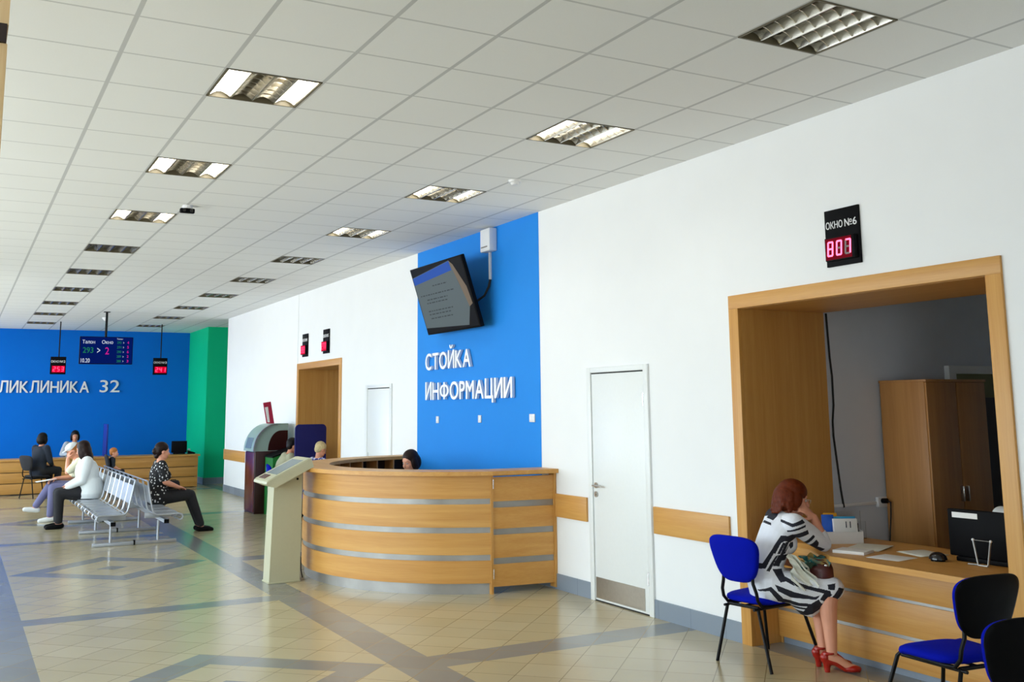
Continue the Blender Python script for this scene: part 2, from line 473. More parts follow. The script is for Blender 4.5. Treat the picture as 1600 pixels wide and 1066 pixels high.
def word_data(s, w, cap, depth, bold=0.016, gap=0.09):
    """capital letters set one by one on a common baseline, fitted to width w and capital height cap"""
    def glyph(ch):
        ch = {'А': 'A', 'Р': 'P', 'О': 'O', 'С': 'C', 'Т': 'T', 'К': 'K', 'М': 'M', 'Н': 'H'}.get(ch, ch)
        cu = bpy.data.curves.new('text', 'FONT'); cu.body = ch; cu.size = 1.0; cu.extrude = 0.5; cu.resolution_u = 5
        o = bpy.data.objects.new('text', cu); COL.objects.link(o)
        me = bpy.data.meshes.new_from_object(o.evaluated_get(bpy.context.evaluated_depsgraph_get()))
        bpy.data.objects.remove(o); bpy.data.curves.remove(cu)
        embolden(me, bold, depth)
        return me
    ref = glyph('Н'); H0 = max(v.co.y for v in ref.vertices); sw = 0.115
    G = []; x = 0.0
    for ch in s:
        me = glyph('О' if ch == 'Ф' else ch); xs = [v.co.x for v in me.vertices]; a, b = min(xs), max(xs)
        y0, y1 = min(v.co.y for v in me.vertices), max(v.co.y for v in me.vertices)
        k = 1.08 if ch == 'Ф' else 1.0
        for v in me.vertices:
            v.co.x = (v.co.x - a) * k + x
            if ch == 'Ф': v.co.y = H0 * 0.13 + (v.co.y - y0) / (y1 - y0) * H0 * 0.74
        G.append(me); m = (x + x + (b - a) * k) / 2
        if ch == 'Ф':
            q = MB().box((m - sw / 2, 0, -0.5), (m + sw / 2, H0, 0.57)); G.append(q.data('bar', M['letters']))
        x += (b - a) * k + gap
    x -= gap
    bm = bmesh.new()
    for me in G: bm.from_mesh(me)
    for f in bm.faces: f.material_index = 0
    for v in bm.verts: v.co = V(v.co.x / x * w, v.co.y / H0 * cap, (v.co.z + 0.5) * depth)
    out = bpy.data.meshes.new('word'); bm.to_mesh(out); bm.free(); out.materials.clear()
    for me in G: bpy.data.meshes.remove(me)
    return out
def on_right_wall(y, z, x=XW):      # text x runs towards -Y, text normal is -X
    return Matrix(((0, 0, -1, x), (-1, 0, 0, y), (0, 1, 0, z), (0, 0, 0, 1)))
def on_back_wall(x, z, y):          # text x runs towards +X, text normal is -Y
    return Matrix(((1, 0, 0, x), (0, 0, -1, y), (0, 1, 0, z), (0, 0, 0, 1)))

# ------------------------------------------------------------------ the room
struct(MB().box((XL - 0.2, YF - 0.2, -0.1), (9.2, YB + 0.2, 0)).build('floor', M['floor']))

LIGHT_CELLS = []
for k in range(10):                       # two rows of recessed lamps, one every 2.4 m
    j = -3 + 4 * k
    LIGHT_CELLS.append((5, j))
    if k: LIGHT_CELLS.append((1, j))
holes = set(LIGHT_CELLS)
mb = MB(); mb.use(M['ceiling'])
NX0, NX1, NY0, NY1 = -9, 16, -16, 37
vg = {}
def gv(i, j):
    if (i, j) not in vg: vg[i, j] = mb.bm.verts.new((i * 0.6, j * 0.6, H))
    return vg[i, j]
for i in range(NX0, NX1):
    for j in range(NY0, NY1):
        if (i, j) in holes: continue
        f = mb.bm.faces.new((gv(i, j), gv(i, j + 1), gv(i + 1, j + 1), gv(i + 1, j)))
ceil = mb.build('ceiling'); struct(ceil)
struct(MB().box((XL - 0.2, YF - 0.2, H + 0.16), (9.2, YB + 0.2, H + 0.3)).build('ceiling_slab', M['white_wall']))

T = 0.16
w = MB()
for a, b, z0, z1 in ((YF, -1.60, 0, H), (-1.60, 0.71, 2.585, H), (0.71, 9.80, 0, H), (9.80, 12.14, 2.55, H), (12.14, 17.5, 0, H)):
    w.box((XW, a, z0), (XW + T, b, z1))
struct(w.build('wall_right', M['white_wall']))
struct(MB().box((XW - 0.004, 3.668, 0.0), (XW + 0.001, 6.835, H)).build('wall_right_accent', M['blue_wall']))
struct(MB().box((XL, YB, 0), (9.0, YB + 0.2, H)).build('wall_back', M['blue_back']))
g = MB().box((4.62, 19.87, 0), (4.78, YB, H)).box((4.78, 19.87, 0), (9.0, 20.03, H))
struct(g.build('wall_corridor', M['green_wall']))
struct(MB().box((XW + T, 17.34, 0), (9.0, 17.5, H)).box((8.9, 17.5, 0), (9.05, 19.87, H)).build('wall_corridor_end', M['white_wall']))
# unseen left wall, its windows and step set out for the daylight, entrance wall behind the camera
w = MB()
for x, y0, y1 in ((XL, YF, 11.2), (XL2, 11.2, YB)):
    w.box((x - 0.2, y0, 0), (x, y1, 0.62)).box((x - 0.2, y0, 3.38), (x, y1, H))
    ys = [y0] + [v for q in WIN if q[0] == x for v in q[1:]] + [y1]
    for a, b in zip(ys[0::2], ys[1::2]): w.box((x - 0.2, a, 0.62), (x, b, 3.38))
w.box((XL, 11.2, 0), (XL2, 11.4, H))
struct(w.build('wall_left', M['white_wall']))
for i, (x, a, b) in enumerate(WIN):
    f = MB()
    for y in (a + 0.03, (a * 2 + b) / 3, (a + b * 2) / 3, b - 0.03): f.box((x - 0.14, y - 0.03, 0.62), (x - 0.06, y + 0.03, 3.38))
    for z in (0.65, 2.55, 3.35): f.box((x - 0.14, a, z - 0.03), (x - 0.06, b, z + 0.03))
    struct(f.build('window_%d' % (i + 1), M['white']))
w = MB().box((XL, YF - 0.2, 0), (-3.3, YF, H)).box((-1.4, YF - 0.2, 0), (XW + T, YF, H)).box((-3.3, YF - 0.2, 3.45), (-1.4, YF, H))
struct(w.build('wall_front', M['white_wall']))
f = MB()
for x in (-3.27, -2.35, -1.43): f.box((x - 0.03, YF - 0.14, 0), (x + 0.03, YF - 0.06, 3.45))
for z in (0.03, 2.3, 3.42): f.box((-3.3, YF - 0.14, z - 0.03), (-1.4, YF - 0.06, z + 0.03))
struct(f.build('window_9', M['white']))

# office behind the serving window
struct(MB().box((XW + T, 0.65, 0), (9.0, 0.80, 3.2)).build('wall_office_left', M['office_wall']))
struct(MB().box((8.9, -3.6, 0), (9.05, 0.65, 3.2)).box((XW + T, -3.75, 0), (9.05, -3.6, 3.2)).build('wall_office_far', M['office_wall']))
struct(MB().box((XW + T, -3.75, 3.2), (9.05, 0.8, 3.3)).build('ceiling_office', M['white_wall']))
d = MB().use(M['white'])
d.box((6.90, 0.60, 0), (6.99, 0.652, 2.08)).box((7.85, 0.60, 0), (7.94, 0.652, 2.08)).box((6.99, 0.60, 2.01), (7.85, 0.652, 2.08))
d3 = struct(d.build('door_3'))
MB().box((6.99, 0.625, 1.80), (7.85, 0.650, 2.01)).build('transom_panel', M['olive'], d3)
MB().box((6.99, 0.615, 0.0), (7.85, 0.650, 1.80)).build('door_leaf', M['dk_brown'], d3)

# wooden portals round the two serving windows (lining 0.9 m deep)
def portal_trim(name, y0, y1, z1, dep, wdt=0.105, dep_mat='wood_z'):
    t = MB().use(M['wood_z'])
    t.box((XW - 0.018, y1 - wdt, 0), (XW + 0.02, y1, z1 - wdt), 0.002)
    t.box((XW - 0.018, y0, 0), (XW + 0.02, y0 + wdt, z1 - wdt), 0.002)
    t.use(M['wood_y']).box((XW - 0.018, y0, z1 - wdt), (XW + 0.02, y1, z1), 0.002)
    o = struct(t.build(name))
    MB().box((XW + 0.02, y1 - wdt - 0.002, 0), (XW + dep, y1 - wdt + 0.02, z1 - wdt)).build('jamb_lining', M['wood_z'], o)
    MB().box((XW + 0.02, y0 + wdt - 0.02, 0), (XW + dep, y0 + wdt + 0.002, z1 - wdt)).build('jamb_lining', M['wood_z'], o)
    MB().box((XW + 0.02, y0 + wdt, z1 - wdt - 0.002), (XW + dep, y1 - wdt, z1 - wdt + 0.02)).build('soffit_lining', M['wood_y'], o)
    return o
portal_trim('trim_1', -1.62, 0.732, 2.6, 0.89)
portal_trim('trim_2', 9.80, 12.14, 2.555, 0.89)
struct(MB().box((XW + T, 12.06, 0), (7.4, 12.2, 3.0)).box((7.3, 9.6, 0), (7.4, 12.2, 3.0)).box((XW + T, 9.72, 0), (7.4, 9.86, 3.0)).build('wall_office_rear', M['office_wall']))
struct(MB().box((XW + T, 9.6, 3.0), (7.4, 12.2, 3.1)).build('ceiling_office_rear', M['white_wall']))

# skirting of grey tiles and wooden bumper rails along the right wall
b = MB()
for a, c in ((0.735, 1.812), (2.776, 7.70), (8.70, 9.80), (12.14, 17.5), (YF, -1.625)):
    b.box((XW - 0.012, a, 0), (XW + 0.001, c, 0.148))
b.box((4.606, 19.858, 0), (4.621, YB, 0.15)).box((4.606, 19.858, 0), (8.9, 19.871, 0.15)).box((XW, 17.499, 0), (8.9, 17.512, 0.15))
b.box((XL, YB - 0.013, 0), (4.6, YB + 0.001, 0.15))
struct(b.build('baseboard_right', M['skirt']))
for i, (a, c) in enumerate(((0.828, 1.786), (2.825, 3.46), (15.68, 17.5), (-6.0, -1.66))):
    struct(MB().box((XW - 0.02, a, 0.69), (XW + 0.001, c, 0.912), 0.003).build('trim_%d' % (i + 3), M['wood_y']))
struct(MB().box((XW - 0.006, 12.14, 2.555), (XW + 0.001, 12.165, H)).build('trim_7', M['white']))

# white doors in the right wall
def white_door(n, y0, y1, z1, kick):
    f = MB().use(M['white'])
    f.box((XW - 0.022, y1 - 0.065, 0), (XW + 0.002, y1, z1), 0.004).box((XW - 0.022, y0, 0), (XW + 0.002, y0 + 0.065, z1), 0.004)
    f.box((XW - 0.022, y0 + 0.065, z1 - 0.05), (XW + 0.002, y1 - 0.065, z1), 0.004)
    o = struct(f.build('door_%d' % n))
    lf = MB().box((XW - 0.012, y0 + 0.072, 0.012), (XW + 0.001, y1 - 0.072, z1 - 0.062), 0.002).build('door_leaf', M['white'], o)
    MB().box((XW - 0.006, y0 + 0.06, z1 - 0.064), (XW + 0.001, y1 - 0.06, z1 - 0.048)).build('shadow_gap', M['rubber'], o)
    MB().box((XW - 0.009, y0 + 0.065, 0.0), (XW + 0.001, y1 - 0.065, 0.014)).build('threshold_gap', M['rubber'], o)
    if kick:
        MB().box((XW - 0.016, y0 + 0.13, 0.03), (XW - 0.011, y1 - 0.085, 0.215)).build('kick_plate', M['steel'], o)
        h = MB().use(M['steel'])
        yy = y1 - 0.12
        h.cyl((XW - 0.012, yy, 1.035), (XW - 0.022, yy, 1.035), 0.027).cyl((XW - 0.02, yy, 1.035), (XW - 0.06, yy, 1.035), 0.009)
        h.tube([(XW - 0.055, yy, 1.035), (XW - 0.06, yy - 0.03, 1.035), (XW - 0.058, yy - 0.13, 1.032)], 0.0095)
        h.build('handle', None, o)
        MB().cyl((XW - 0.012, yy, 0.955), (XW - 0.024, yy, 0.955), 0.026).cyl((XW - 0.02, yy, 0.955), (XW - 0.032, yy, 0.955), 0.011).build('lock', M['steel'], o)
        for z in (0.25, 1.76): MB().cyl((XW - 0.02, y0 + 0.068, z), (XW - 0.02, y0 + 0.068, z + 0.11), 0.008).build('hinge', M['chrome'], o)
    else:
        MB().box((XW - 0.045, y1 - 0.13, 1.0), (XW - 0.01, y1 - 0.10, 1.14), 0.01).build('handle', M['white'], o)
white_door(1, 1.812, 2.776, 2.12, True)
white_door(2, 7.70, 8.70, 2.10, False)

# wood-clad column at the near left
M['wood_cream'] = wood('pale_cream_wood', S(238, 196, 138), S(250, 216, 164), 'Z')
cl = MB().use(M['wood_cream']).box((-1.10, -1.9, 0), (-0.628, -1.45, 2.90), 0.004).use(M['dk_brown']).box((-1.11, -1.91, 2.90), (-0.632, -1.44, 2.96)).use(M['wood_cream']).box((-1.10, -1.9, 2.96), (-0.628, -1.45, H))
struct(cl.build('column'))

# ------------------------------------------------------------------ ceiling lamps
def lamp_parts(lit):
    """recessed 60 x 60 lamp, four tubes along Y, louvre of curved channels and cross blades; origin at the ceiling, centre of the cell"""
    P = {}
    fr = MB().use(M['lamp_body'])
    q = 0.297
    for a, b in (((-q, -q), (q, -q + 0.012)), ((-q, q - 0.012), (q, q)), ((-q, -q), (-q + 0.012, q)), ((q - 0.012, -q), (q, q))):
        fr.box((a[0], a[1], -0.004), (b[0], b[1], 0.11))
    fr.box((-q, -q, 0.10), (q, q, 0.115))
    P['housing'] = fr.data('housing')
    lv = MB().use(M['ceil_metal'])
    for c in range(5):                          # long V-shaped reflectors between the channels
        x = -0.285 + c * 0.1425
        wd = 0.018
        lv.prism([(x - wd * 0.25, 0.0), (x + wd * 0.25, 0.0), (x + wd, 0.06), (x - wd, 0.06)], -0.285, 0.285, 'Y')
    bl = lv
    for c in range(4):
        for k in range(7):
            y = -0.27 + k * 0.09
            x0 = -0.285 + c * 0.1425 + 0.008; x1 = x0 + 0.1425 - 0.016
            n = 6
            top = [(x0 + (x1 - x0) * t / n, 0.004 + 0.030 * math.sin(PI * t / n)) for t in range(n + 1)]
            poly = top + [(x1, 0.052), (x0, 0.052)]
            bl.prism(poly, y - 0.003, y + 0.003, 'Y')
    P['louvre_grille'] = bl.data('louvre_grille')
    tubes = []
    for c in range(4):
        x = -0.285 + (c + 0.5) * 0.1425
        on = lit and c in (0, 3)
        t = MB().use(M['tube_on'] if on else M['tube_off'])
        if on: t.box((x - 0.055, -0.28, 0.056), (x + 0.055, 0.28, 0.070))
        else: t.cyl((x, -0.28, 0.078), (x, 0.28, 0.078), 0.013, k=12)
        tubes.append(t.data('tube'))
    return P, tubes
LP = {True: lamp_parts(True), False: lamp_parts(False)}
for (i, j) in LIGHT_CELLS:
    near = i == 1
    k = (j + 3) // 4
    lit = (1 <= j <= 9)
    row = 'left row' if near else 'row along the right wall'
    seq = ['first', 'second', 'third', 'fourth', 'fifth', 'sixth', 'seventh', 'eighth', 'ninth', 'tenth'][(k - 1) if near else k]
    st = 'lit' if lit else 'unlit'
    t = thing('ceiling_light', '%s louvred ceiling lamp, %s from the camera in the %s' % (st, seq, row), 'ceiling light',
              ((i + 0.5) * 0.6, (j + 0.5) * 0.6, H), 0, 'recessed ceiling lamps')
    P, tubes = LP[lit]
    for nm, me in P.items(): link(nm, me, t)
    for me in tubes: link('tube', me, t)

# small dome camera and smoke detector on the ceiling
t = thing('ceiling_camera', 'small dark twin sensor box hanging under the ceiling beside the left lamp row', 'camera', (1.21, 4.92, H))
MB().cyl((0, 0, 0), (0, 0, -0.03), 0.05).build('mount', M['plastic_white'], t)
MB().box((-0.07, -0.03, -0.075), (0.07, 0.03, -0.03), 0.008).build('housing', M['black'], t)
for sx in (-0.035, 0.035): MB().cyl((sx, -0.03, -0.052), (sx, -0.042, -0.052), 0.018).build('lens', M['black_gloss'], t)
t = thing('smoke_detector', 'round white smoke detector on the ceiling near the right wall', 'smoke detector', (3.61, 2.47, H))
MB().cyl((0, 0, 0), (0, 0, -0.022), 0.06, 0.055, 24).build('base', M['plastic_white'], t)
MB().cyl((0, 0, -0.022), (0, 0, -0.045), 0.042, 0.03, 24).build('sensor_head', M['plastic_white'], t)
t = thing('smoke_detector', 'round white smoke detector on the ceiling beside the hanging screen pole', 'smoke detector', (2.05, 18.2, H))
MB().cyl((0, 0, 0), (0, 0, -0.03), 0.07, 0.065, 24).build('base', M['plastic_white'], t)
MB().cyl((0, 0, -0.03), (0, 0, -0.07), 0.05, 0.03, 24).build('sensor_head', M['plastic_white'], t)

# ------------------------------------------------------------------ information desk: a half ring against the blue wall
CX, CY = XW, 5.26
def pol(R, a): return (CX + R * math.cos(rad(a)), CY + R * math.sin(rad(a)))
A0, A1 = 90.0, 249.3
def arc(R, a0=A0, a1=A1, n=48): return [pol(R, a0 + (a1 - a0) * i / n) for i in range(n + 1)]
def arc_wall(mb, R0, R1, z0, z1, a0=A0, a1=A1, n=48):
    ro, ri = arc(R1, a0, a1, n), arc(R0, a0, a1, n)
    mb.rings([[V(*ri[i], z0), V(*ro[i], z0), V(*ro[i], z1), V(*ri[i], z1)] for i in range(n + 1)])
    return mb
desk = thing('reception_desk', 'curved beech information desk with aluminium strips under the blue wall panel', 'reception desk', (0, 0, 0))
top = MB().use(M['wood_y'])
outer = arc(1.985) + [(4.553, 3.355)]
inner = arc(1.62) + [(4.00, 3.70), (4.553, 3.66)]
top.rings([[V(*p, 1.112) for p in q] if False else [V(*q[0], 1.112), V(*q[1], 1.112), V(*q[1], 1.152), V(*q[0], 1.152)] for q in zip(arc(1.62), arc(1.985))])
top.prism([pol(1.62, A1), pol(1.985, A1), (4.553, 3.345), (4.553, 3.70)], 1.112, 1.152, 'Z')
top.build('countertop', None, desk)
ROWS = [(0.103, 0.312), (0.366, 0.568), (0.622, 0.838), (0.89, 1.112)]
for z0, z1 in ROWS:
    arc_wall(MB(), 1.885, 1.905, z0, z1).build('front_panel', M['wood_h'], desk)
for z0, z1 in ((0.312, 0.366), (0.568, 0.622), (0.838, 0.89)):
    arc_wall(MB(), 1.88, 1.893, z0, z1).build('metal_strip', M['alu'], desk)
arc_wall(MB(), 1.85, 1.872, 0.0, 0.103).build('plinth', M['alu'], desk)
arc_wall(MB(), 1.84, 1.88, 0.103, 1.112).build('inner_shell', M['dk_brown'], desk)
arc_wall(MB(), 1.22, 1.84, 0.715, 0.745, 100, 235).build('work_surface', M['wood_y'], desk)
sh = MB()
for k in range(9):
    a = 92 + k * 9
    p, q = pol(1.64, a), pol(1.84, a); n = V(-math.sin(rad(a)), math.cos(rad(a)), 0) * 0.009
    p, q = V(*p, 0), V(*q, 0)
    sh.prism([(v.x, v.y) for v in (p - n, q - n, q + n, p + n)], 0.745, 1.112, 'Z')
arc_wall(sh, 1.64, 1.84, 0.92, 0.935, 92, 166)
sh.build('shelf', M['wood_cab'], desk)
gate = MB().use(M['wood_z'])
gy0, gy1 = 3.487, 3.400
gate.box((3.868, gy0 - 0.012, 0.0), (3.892, gy0 + 0.07, 1.112)).box((4.527, gy1 - 0.01, 0.02), (4.552, gy1 + 0.09, 1.112)).box((3.868, gy0 + 0.03, 1.096), (4.552, gy0 + 0.06, 1.112))
gate.build('gate_frame', None, desk)
def gpanel(z0, z1, th0, th1, name, m):
    p = [(3.897, gy0 + th0), (4.525, gy1 + 0.004 + th0), (4.525, gy1 + 0.004 + th1), (3.897, gy0 + th1)]
    MB().prism(p, z0, z1, 'Z').build(name, m, gd)
gd = MB().prism([(3.897, gy0 + 0.022), (4.525, gy1 + 0.026), (4.525, gy1 + 0.05), (3.897, gy0 + 0.046)], 0.07, 1.09, 'Z').build('gate_door', M['wood_x'], desk)
for z0, z1 in ((0.065, 0.272), (0.33, 0.545), (0.602, 0.80), (0.86, 1.09)): gpanel(z0, z1, 0.0, 0.022, 'front_panel', M['wood_x'])
for z0, z1 in ((0.272, 0.33), (0.545, 0.602), (0.80, 0.86)): gpanel(z0, z1, 0.012, 0.022, 'metal_strip', M['alu'])
for z in (0.14, 0.98): MB().cyl((3.894, gy0 - 0.006, z), (3.894, gy0 - 0.006, z + 0.09), 0.008).build('hinge', M['chrome'], gd)

# touch kiosk in front of the desk
kx, ky = 2.36, 5.30
kk = thing('touch_kiosk', 'beige floor standing touch kiosk with a slanted screen beside the curved desk', 'kiosk', (kx, ky, 0))
b = MB().use(M['beige_metal'])
b.prism([(-0.155, 0.012), (0.165, 0.012), (0.175, 1.14), (-0.125, 1.0)], -0.11, 0.12, 'Y')
b.build('body', None, kk)
MB().box((-0.165, -0.118, 0.0), (0.172, 0.128, 0.014), 0.003).build('base_plate', M['beige_metal'], kk)
hd = MB().use(M['beige_metal'])
dx, dz = 0.40, 0.215
ang = math.atan2(dz, dx)
prof = [(-0.145, 0.965), (0.255, 1.165), (0.225, 1.255), (-0.235, 1.030), (-0.24, 1.005)]
hd.prism(prof, -0.235, 0.275, 'Y')
hdo = hd.build('screen_head', None, kk)
def slant(t, off): # t along the head from low to high edge, off above it
    p = V(-0.235, 0, 1.03) + (V(0.225, 0, 1.255) - V(-0.235, 0, 1.03)) * t
    n = V(-0.225, 0, 0.46).normalized()
    return p + n * off
def slab(mb, t0, t1, y0, y1, o0, o1):
    a, b_, c, d = slant(t0, o0), slant(t1, o0), slant(t1, o1), slant(t0, o1)
    mb.prism([(p.x, p.z) for p in (a, b_, c, d)], y0, y1, 'Y'); return mb
slab(MB(), 0.03, 0.97, -0.225, 0.265, 0.0, 0.008).build('bezel', M['beige_metal'], kk)
slab(MB(), 0.26, 0.86, -0.17, 0.21, 0.006, 0.010).build('touch_screen', M['kiosk_glass'], kk)
slab(MB(), 0.07, 0.21, -0.03, 0.19, 0.006, 0.013).build('keypad', M['maroon'], kk)
MB().cyl((0.12, -0.11, 1.04), (0.12, -0.116, 1.04), 0.012).build('lock', M['black'], kk)
MB().tube([(0.178, 0.02, 0.30), (0.20, -0.02, 0.22), (0.19, -0.06, 0.12), (0.205, -0.07, 0.03)], 0.006).build('power_cable', M['rubber'], kk)

# payment terminal with its brochure board, green machine, navy screen (further along the wall)
pt = thing('payment_terminal', 'maroon payment terminal with a curved pale grey hood by the white wall', 'payment terminal', (4.15, 12.5, 0))
MB().box((-0.30, -0.32, 0.0), (0.38, 0.32, 1.05), 0.008).build('cabinet', M['dark_maroon'], pt)
MB().box((-0.312, -0.30, 0.03), (-0.298, 0.30, 1.03), 0.004).build('front_door', M['maroon'], pt)
hood = [(-0.34, 1.05)] + [(-0.34 + 0.40 * (1 - math.cos(t * PI / 20)), 1.05 + 0.47 * math.sin(t * PI / 20)) for t in range(1, 11)] + [(0.27, 1.52), (0.27, 1.05)]
MB().prism(hood, -0.31, 0.32, 'Y').build('hood', M['greygreen'], pt)
inn = [(-0.08, 1.06)] + [(-0.08 + 0.22 * (1 - math.cos(t * PI / 20)), 1.06 + 0.34 * math.sin(t * PI / 20)) for t in range(1, 11)] + [(0.26, 1.40), (0.26, 1.06)]
MB().prism(inn, -0.325, -0.305, 'Y').build('side_panel', M['dark_maroon'], pt)
rim = MB()
for k in range(10):
    p, q = hood[k], hood[k + 1]
    rim.prism([(p[0], p[1]), (q[0], q[1]), (q[0] + 0.02, q[1] - 0.03), (p[0] + 0.05, p[1])], -0.345, -0.30, 'Y')
rim.build('hood_rim', M['silver_paint'], pt)
MB().prism([(-0.345, 1.10), (-0.30, 1.28), (-0.296, 1.275), (-0.338, 1.10)], -0.2, 0.2, 'Y').build('screen', M['kiosk_glass'], pt)
bs = thing('brochure_board', 'upright red and white notice board standing on the payment terminal hood', 'notice board', (4.13, 12.42, 1.52))
MB().prism([(-0.10, 0.36), (0.03, 0.38), (0.10, 0.0), (-0.03, 0.0)], -0.02, 0.02, 'Y').build('board', M['red_print'], bs)
MB().prism([(-0.075, 0.28), (-0.02, 0.29), (0.02, 0.02), (-0.02, 0.02)], -0.024, -0.019, 'Y').build('white_sheet', M['paper'], bs)
gm = thing('ticket_machine', 'green floor machine with a sloping dark lid beside the maroon terminal', 'machine', (4.25, 11.88, 0))
MB().prism([(-0.24, 0.0), (0.28, 0.0), (0.28, 1.14), (-0.24, 0.96)], -0.24, 0.24, 'Y').build('body', M['green_box'], gm)
MB().prism([(-0.25, 0.955), (0.285, 1.14), (0.28, 1.165), (-0.25, 0.98)], -0.25, 0.25, 'Y').build('lid', M['black'], gm)
MB().box((-0.246, -0.15, 0.55), (-0.238, 0.15, 0.80)).build('display_panel', M['folder_blue'], gm)
MB().box((-0.12, -0.248, 0.60), (0.10, -0.238, 0.76)).build('side_sticker', M['folder_blue'], gm)
ns = thing('partition_screen', 'navy fabric standing screen with rounded top corners before the far serving window', 'partition', (4.33, 10.62, 0))
def rrect(w, h, r, n=6):
    pts = []
    for cx_, cy_, a in ((w - r, h - r, 0), (-w + r, h - r, 90), (-w + 0.01, 0.01, 180), (w - 0.01, 0.01, 270)):
        rr = r if cy_ > 0.1 else 0.01
        for k in range(n + 1): pts.append((cx_ + rr * math.cos(rad(a + 90 * k / n)), cy_ + rr * math.sin(rad(a + 90 * k / n))))
    return pts
MB().prism([(x, z + 0.42) for x, z in rrect(0.255, 1.10, 0.07)], -0.02, 0.02, 'Y').build('fabric_panel', M['navy_screen'], ns)
for x in (-0.2, 0.2):
    MB().box((x - 0.02, -0.02, 0.02), (x + 0.02, 0.02, 0.45)).box((x - 0.025, -0.2, 0.0), (x + 0.025, 0.2, 0.025), 0.005).build('foot', M['silver_paint'], ns)

# ------------------------------------------------------------------ serving counters in the two wall openings
def counter(label, y0, y1, fx=-0.31, yl=0.0):
    c = thing('service_counter', label, 'counter', (4.8, (y0 + y1) / 2, 0))
    a, b_ = y0 - (y0 + y1) / 2, y1 - (y0 + y1) / 2
    MB().prism([(fx, a), (0.62, a), (0.62, b_), (0.0, b_), (0.0, b_ - yl * 0.45), (fx + 0.02, b_ - yl), (fx, b_ - yl - 0.03)] if yl else [(fx, a), (0.62, a), (0.62, b_), (fx, b_)], 0.712, 0.75, 'Z').build('worktop', M['wood_y'], c)
    for z0, z1 in ((0.05, 0.238), (0.262, 0.472), (0.492, 0.712)): MB().box((0.0, a, z0), (0.02, b_, z1), 0.002).build('front_panel', M['wood_y'], c)
    for z0, z1 in ((0.238, 0.262), (0.472, 0.492)): MB().box((0.008, a, z0), (0.02, b_, z1)).build('metal_strip', M['alu'], c)
    MB().box((0.03, a, 0.0), (0.05, b_, 0.05)).build('plinth', M['tile_grey'], c)
    for y in (a, b_ - 0.02): MB().box((0.02, y, 0.0), (0.60, y + 0.02, 0.712)).build('end_panel', M['wood_z'], c)
    return c
counter('beech serving counter in the near wall opening, red haired woman seated at it', -1.512, 0.622, -0.31, 0.82)
counter('beech serving counter inside the far wall opening behind the navy screen', 9.908, 12.03, -0.20)

def sheet_stack(name, label, cat, loc, rz, w, d, h, m, parts=1, group=None):
    t = thing(name, label, cat, loc, rz, group)
    for k in range(parts):
        o = 0.012 * k
        MB().box((-w / 2 + o, -d / 2 - o * 0.6, h * k / parts), (w / 2 + o, d / 2 - o * 0.6, h * (k + 1) / parts - 0.0005), 0.001).build('sheet', m, t)
    return t
sheet_stack('booklet', 'thick white booklet on the counter edge beside the letter tray', 'booklet', (4.74, -0.20, 0.7505), rad(20), 0.17, 0.22, 0.02, M['paper'])
sheet_stack('form_stack', 'fanned stack of pale forms lying behind the thick white booklet', 'papers', (4.99, -0.10, 0.7505), rad(24), 0.27, 0.24, 0.010, M['paper2'], 3)
sheet_stack('loose_sheet', 'single grey white sheet lying on the counter left of the cream forms', 'paper', (4.77, -0.50, 0.7505), rad(8), 0.22, 0.24, 0.002, M['paper'])
sheet_stack('cream_form', 'cream coloured forms lying beside the computer mouse on the counter', 'papers', (5.08, -0.48, 0.7505), rad(-14), 0.20, 0.26, 0.006, M['paper2'], 2)
d = thing('computer_mouse', 'small black computer mouse on the counter beside the black monitor', 'mouse', (4.91, -0.75, 0.75))
MB().rings([[V(0.048 * math.cos(t) * math.cos(k * PI / 12), 0.062 * math.cos(t) * math.sin(k * PI / 12), 0.012 + 0.045 * math.sin(t)) for k in range(24)] for t in (0, 0.25, 0.5, 0.8, 1.1, 1.35, 1.52)]).build('dome', M['black_gloss'], d)
MB().cyl((0, 0, 0.0), (0, 0, 0.014), 0.044).build('base', M['black'], d)

# letter tray and what stands in it
tr = thing('letter_tray', 'white plastic tray full of leaflets on the counter by the woman', 'tray', (5.06, 0.20, 0.75), rad(-32))
b = MB().use(M['plastic_white'])
b.box((-0.14, -0.07, 0), (0.14, 0.07, 0.006)).box((-0.14, -0.07, 0.006), (0.14, -0.064, 0.085)).box((-0.14, 0.064, 0.006), (0.14, 0.07, 0.10))
b.box((-0.14, -0.064, 0.006), (-0.134, 0.064, 0.09)).box((0.134, -0.064, 0.006), (0.14, 0.064, 0.09))
b.build('box', None, tr)
RT = Matrix.Rotation(rad(-32), 3, 'Z')
def in_tray(name, label, cat, x, y, w, th, h, m, lean=0.0):
    p = V(5.06, 0.20, 0.757) + RT @ V(x, y, 0)
    t = thing(name, label, cat, p, rad(-32))
    MB().box((-w / 2, -th / 2, 0), (w / 2, th / 2, h), 0.002, Matrix.Rotation(lean, 3, 'X'), (0, 0, 0)).build('sheets', m, t)
    return t
in_tray('folder', 'dark blue folder standing at the left end of the white tray', 'folder', -0.085, 0.03, 0.085, 0.02, 0.19, M['folder_blue'], rad(-4))
in_tray('folder', 'sky blue folder standing behind the leaflets in the white tray', 'folder', 0.02, 0.045, 0.20, 0.012, 0.175, M['folder_cyan'], rad(-4))
in_tray('folder', 'yellow folder standing at the back of the white tray', 'folder', -0.06, 0.057, 0.10, 0.008, 0.20, M['folder_yellow'], rad(-2))
lf = in_tray('leaflet_stack', 'white printed leaflets standing upright at the front of the tray', 'leaflets', 0.03, -0.01, 0.17, 0.045, 0.165, M['paper'], rad(-6))
lp = MB()
for x, z in ((0.0, 0.10), (0.03, 0.10)): lp.box((x, -0.026, z), (x + 0.006, -0.0235, z + 0.045), 0, Matrix.Rotation(rad(-6), 3, 'X'), (0, 0, 0))
lp.build('printed_bars', M['dark_cloth'], lf)
